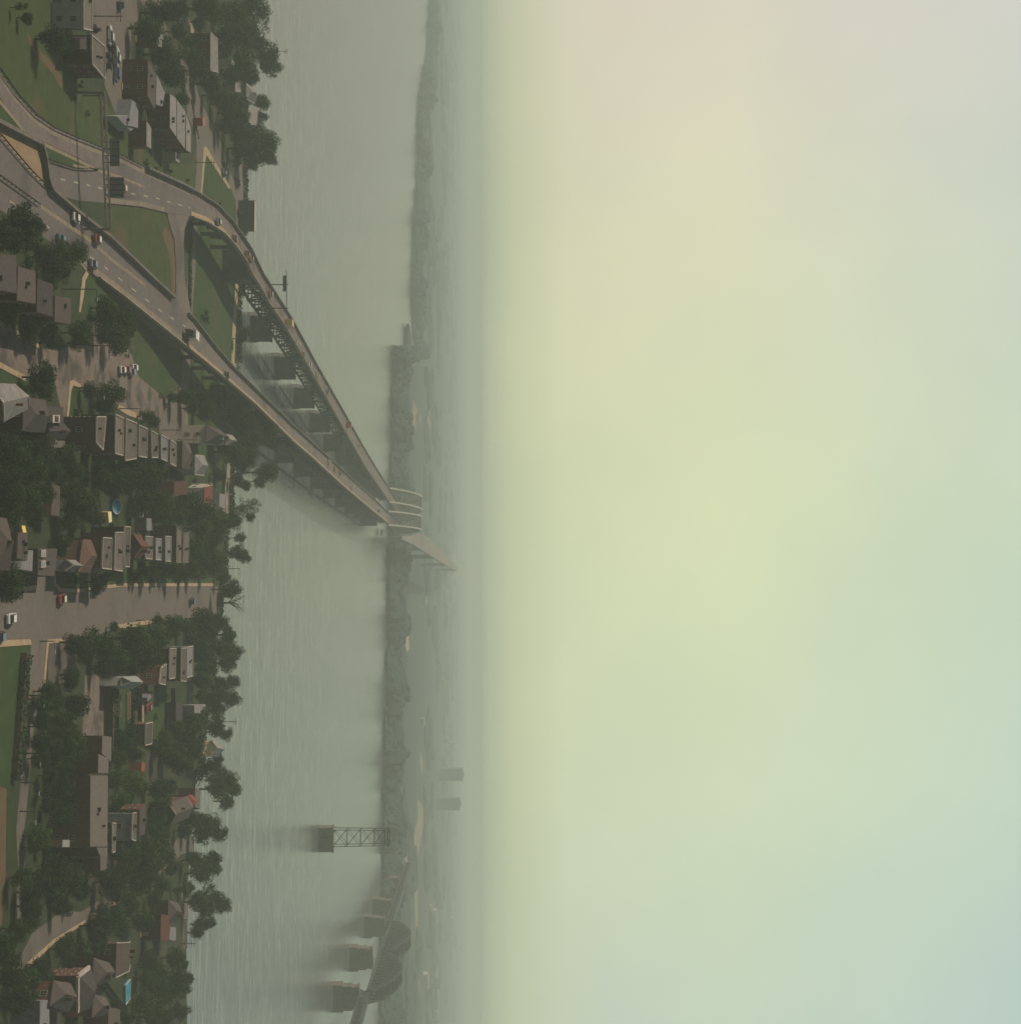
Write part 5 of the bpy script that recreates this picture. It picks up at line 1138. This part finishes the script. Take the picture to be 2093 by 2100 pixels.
FB = [(880,1862,5,2,'pale low building on the far shore right of the railway bridge, nearest the water'),(890,1880,12,2,'long white block standing right of the railway bridge humps'),(890,1995,9,2,'white house behind the far road, below the railway truss'),(892,2050,14,3,'pale block at the lower far shore'),(868,2010,12,4,'pinkish building beside the far road'),
 (893,2080,7,2,'white hut near the bottom of the far shore'),(922,1890,8,3,'white dot of a house far inland on the right'),(940,1943,6,3,'orange-white house farthest inland on the right'),(918,1530,7,5,'two pale tanks inland above the two tower blocks'),(914,1518,5,3,'pale house beside the inland tanks'),(919,1662,5,4,'round pale tank between the two tower blocks'),
 (853,858,8,3,'pinkish house on the far shore above the arches'),(873,848,5,3,'pale house inland above the arches'),(820,1266,8,3,'small pale building on the far shore below the arches'),(866,1232,6,3,'white house inland just below the arches'),(846,740,5,3,'pale house on the point where the far shore steps'),(780,1092,5,2,'small hut at the far shore beneath the arches'),
 (904,1400,6,3,'faint pale house inland in the middle of the far shore'),(862,1480,6,3,'faint house on the far shore left of the tanks'),(892,505,6,3,'faint pale house on the upper far shore')]
for X, Y, wm_, h_, lb in FB:
    p = P(X, Y, -2.9); s_ = max(1.0, p.y/1500); w_ = wm_*s_*1.2; hh = h_*s_*1.1; t_ = empty('far_house', (p.x, p.y, -2.9)); tag(t_, lb, 'building'); m_ = MB(); m_.box((0,0,hh/2), (w_, w_*.7, hh)); m_.build('wall', G['white'], t_)
    m_ = MB(); a_ = w_/2+.4; b_ = w_*.35+.4; m_.add([(-a_,-b_,hh),(a_,-b_,hh),(a_,b_,hh),(-a_,b_,hh),(-a_,0,hh+1.8*s_),(a_,0,hh+1.8*s_)], [(0,1,5,4),(2,3,4,5),(1,2,5),(3,0,4),(0,3,2,1)]); m_.build('roof', G['r_pale'], t_)
for (Y0, Y1, XT, d, lb) in ((1575,1600,949,3300,'tall grey slab block in the haze, the upper of two'),(1635,1660,943,3200,'tall grey slab block in the haze, the lower of two')):
    xa, xb = (Y0-1050)/F*d, (Y1-1050)/F*d; zt = CAMH-(985-XT)/F*d; t_ = empty('tower_block', ((xa+xb)/2, d, -2.9)); tag(t_, lb, 'tower block'); m_ = MB(); H_ = zt+2.9; m_.box((0,0,H_/2), (xb-xa, 16, H_)); m_.build('wall', mat('tower_wall', (.10,.105,.11), (.13,.135,.14), .1, .9), t_)
    m_ = MB(); m_.box((0,0,H_+1.2), ((xb-xa)*.4, 8, 2.4)); m_.build('roof_house', G['grey'], t_)
    m_ = MB()
    for k in range(int(H_/3)-1): m_.box((0,-8.05,2.5+k*3), ((xb-xa)*.94, .2, 1.1))
    m_.build('window_band', G['glass'], t_)

# ================================================================ HAZE
hz = MB(); X_, Y0_, Y1_ = 14000, -1500, 14000; hz.box((0, (Y0_+Y1_)/2, (96-7)/2), (2*X_, Y1_-Y0_, 96+7))
hm_ = bpy.data.materials.new('haze'); hm_.use_nodes = True; t = hm_.node_tree; t.nodes.clear(); out = t.nodes.new('ShaderNodeOutputMaterial'); pv = t.nodes.new('ShaderNodeVolumePrincipled')
pv.inputs['Color'].default_value = (.87, 1.0, .86, 1); pv.inputs['Density'].default_value = .00033; pv.inputs['Anisotropy'].default_value = .0
t.links.new(pv.outputs[0], out.inputs['Volume'])
ho = hz.build('haze', hm_); ho['kind'] = 'stuff'; hm_.cycles.homogeneous_volume = True if hasattr(hm_.cycles, 'homogeneous_volume') else None
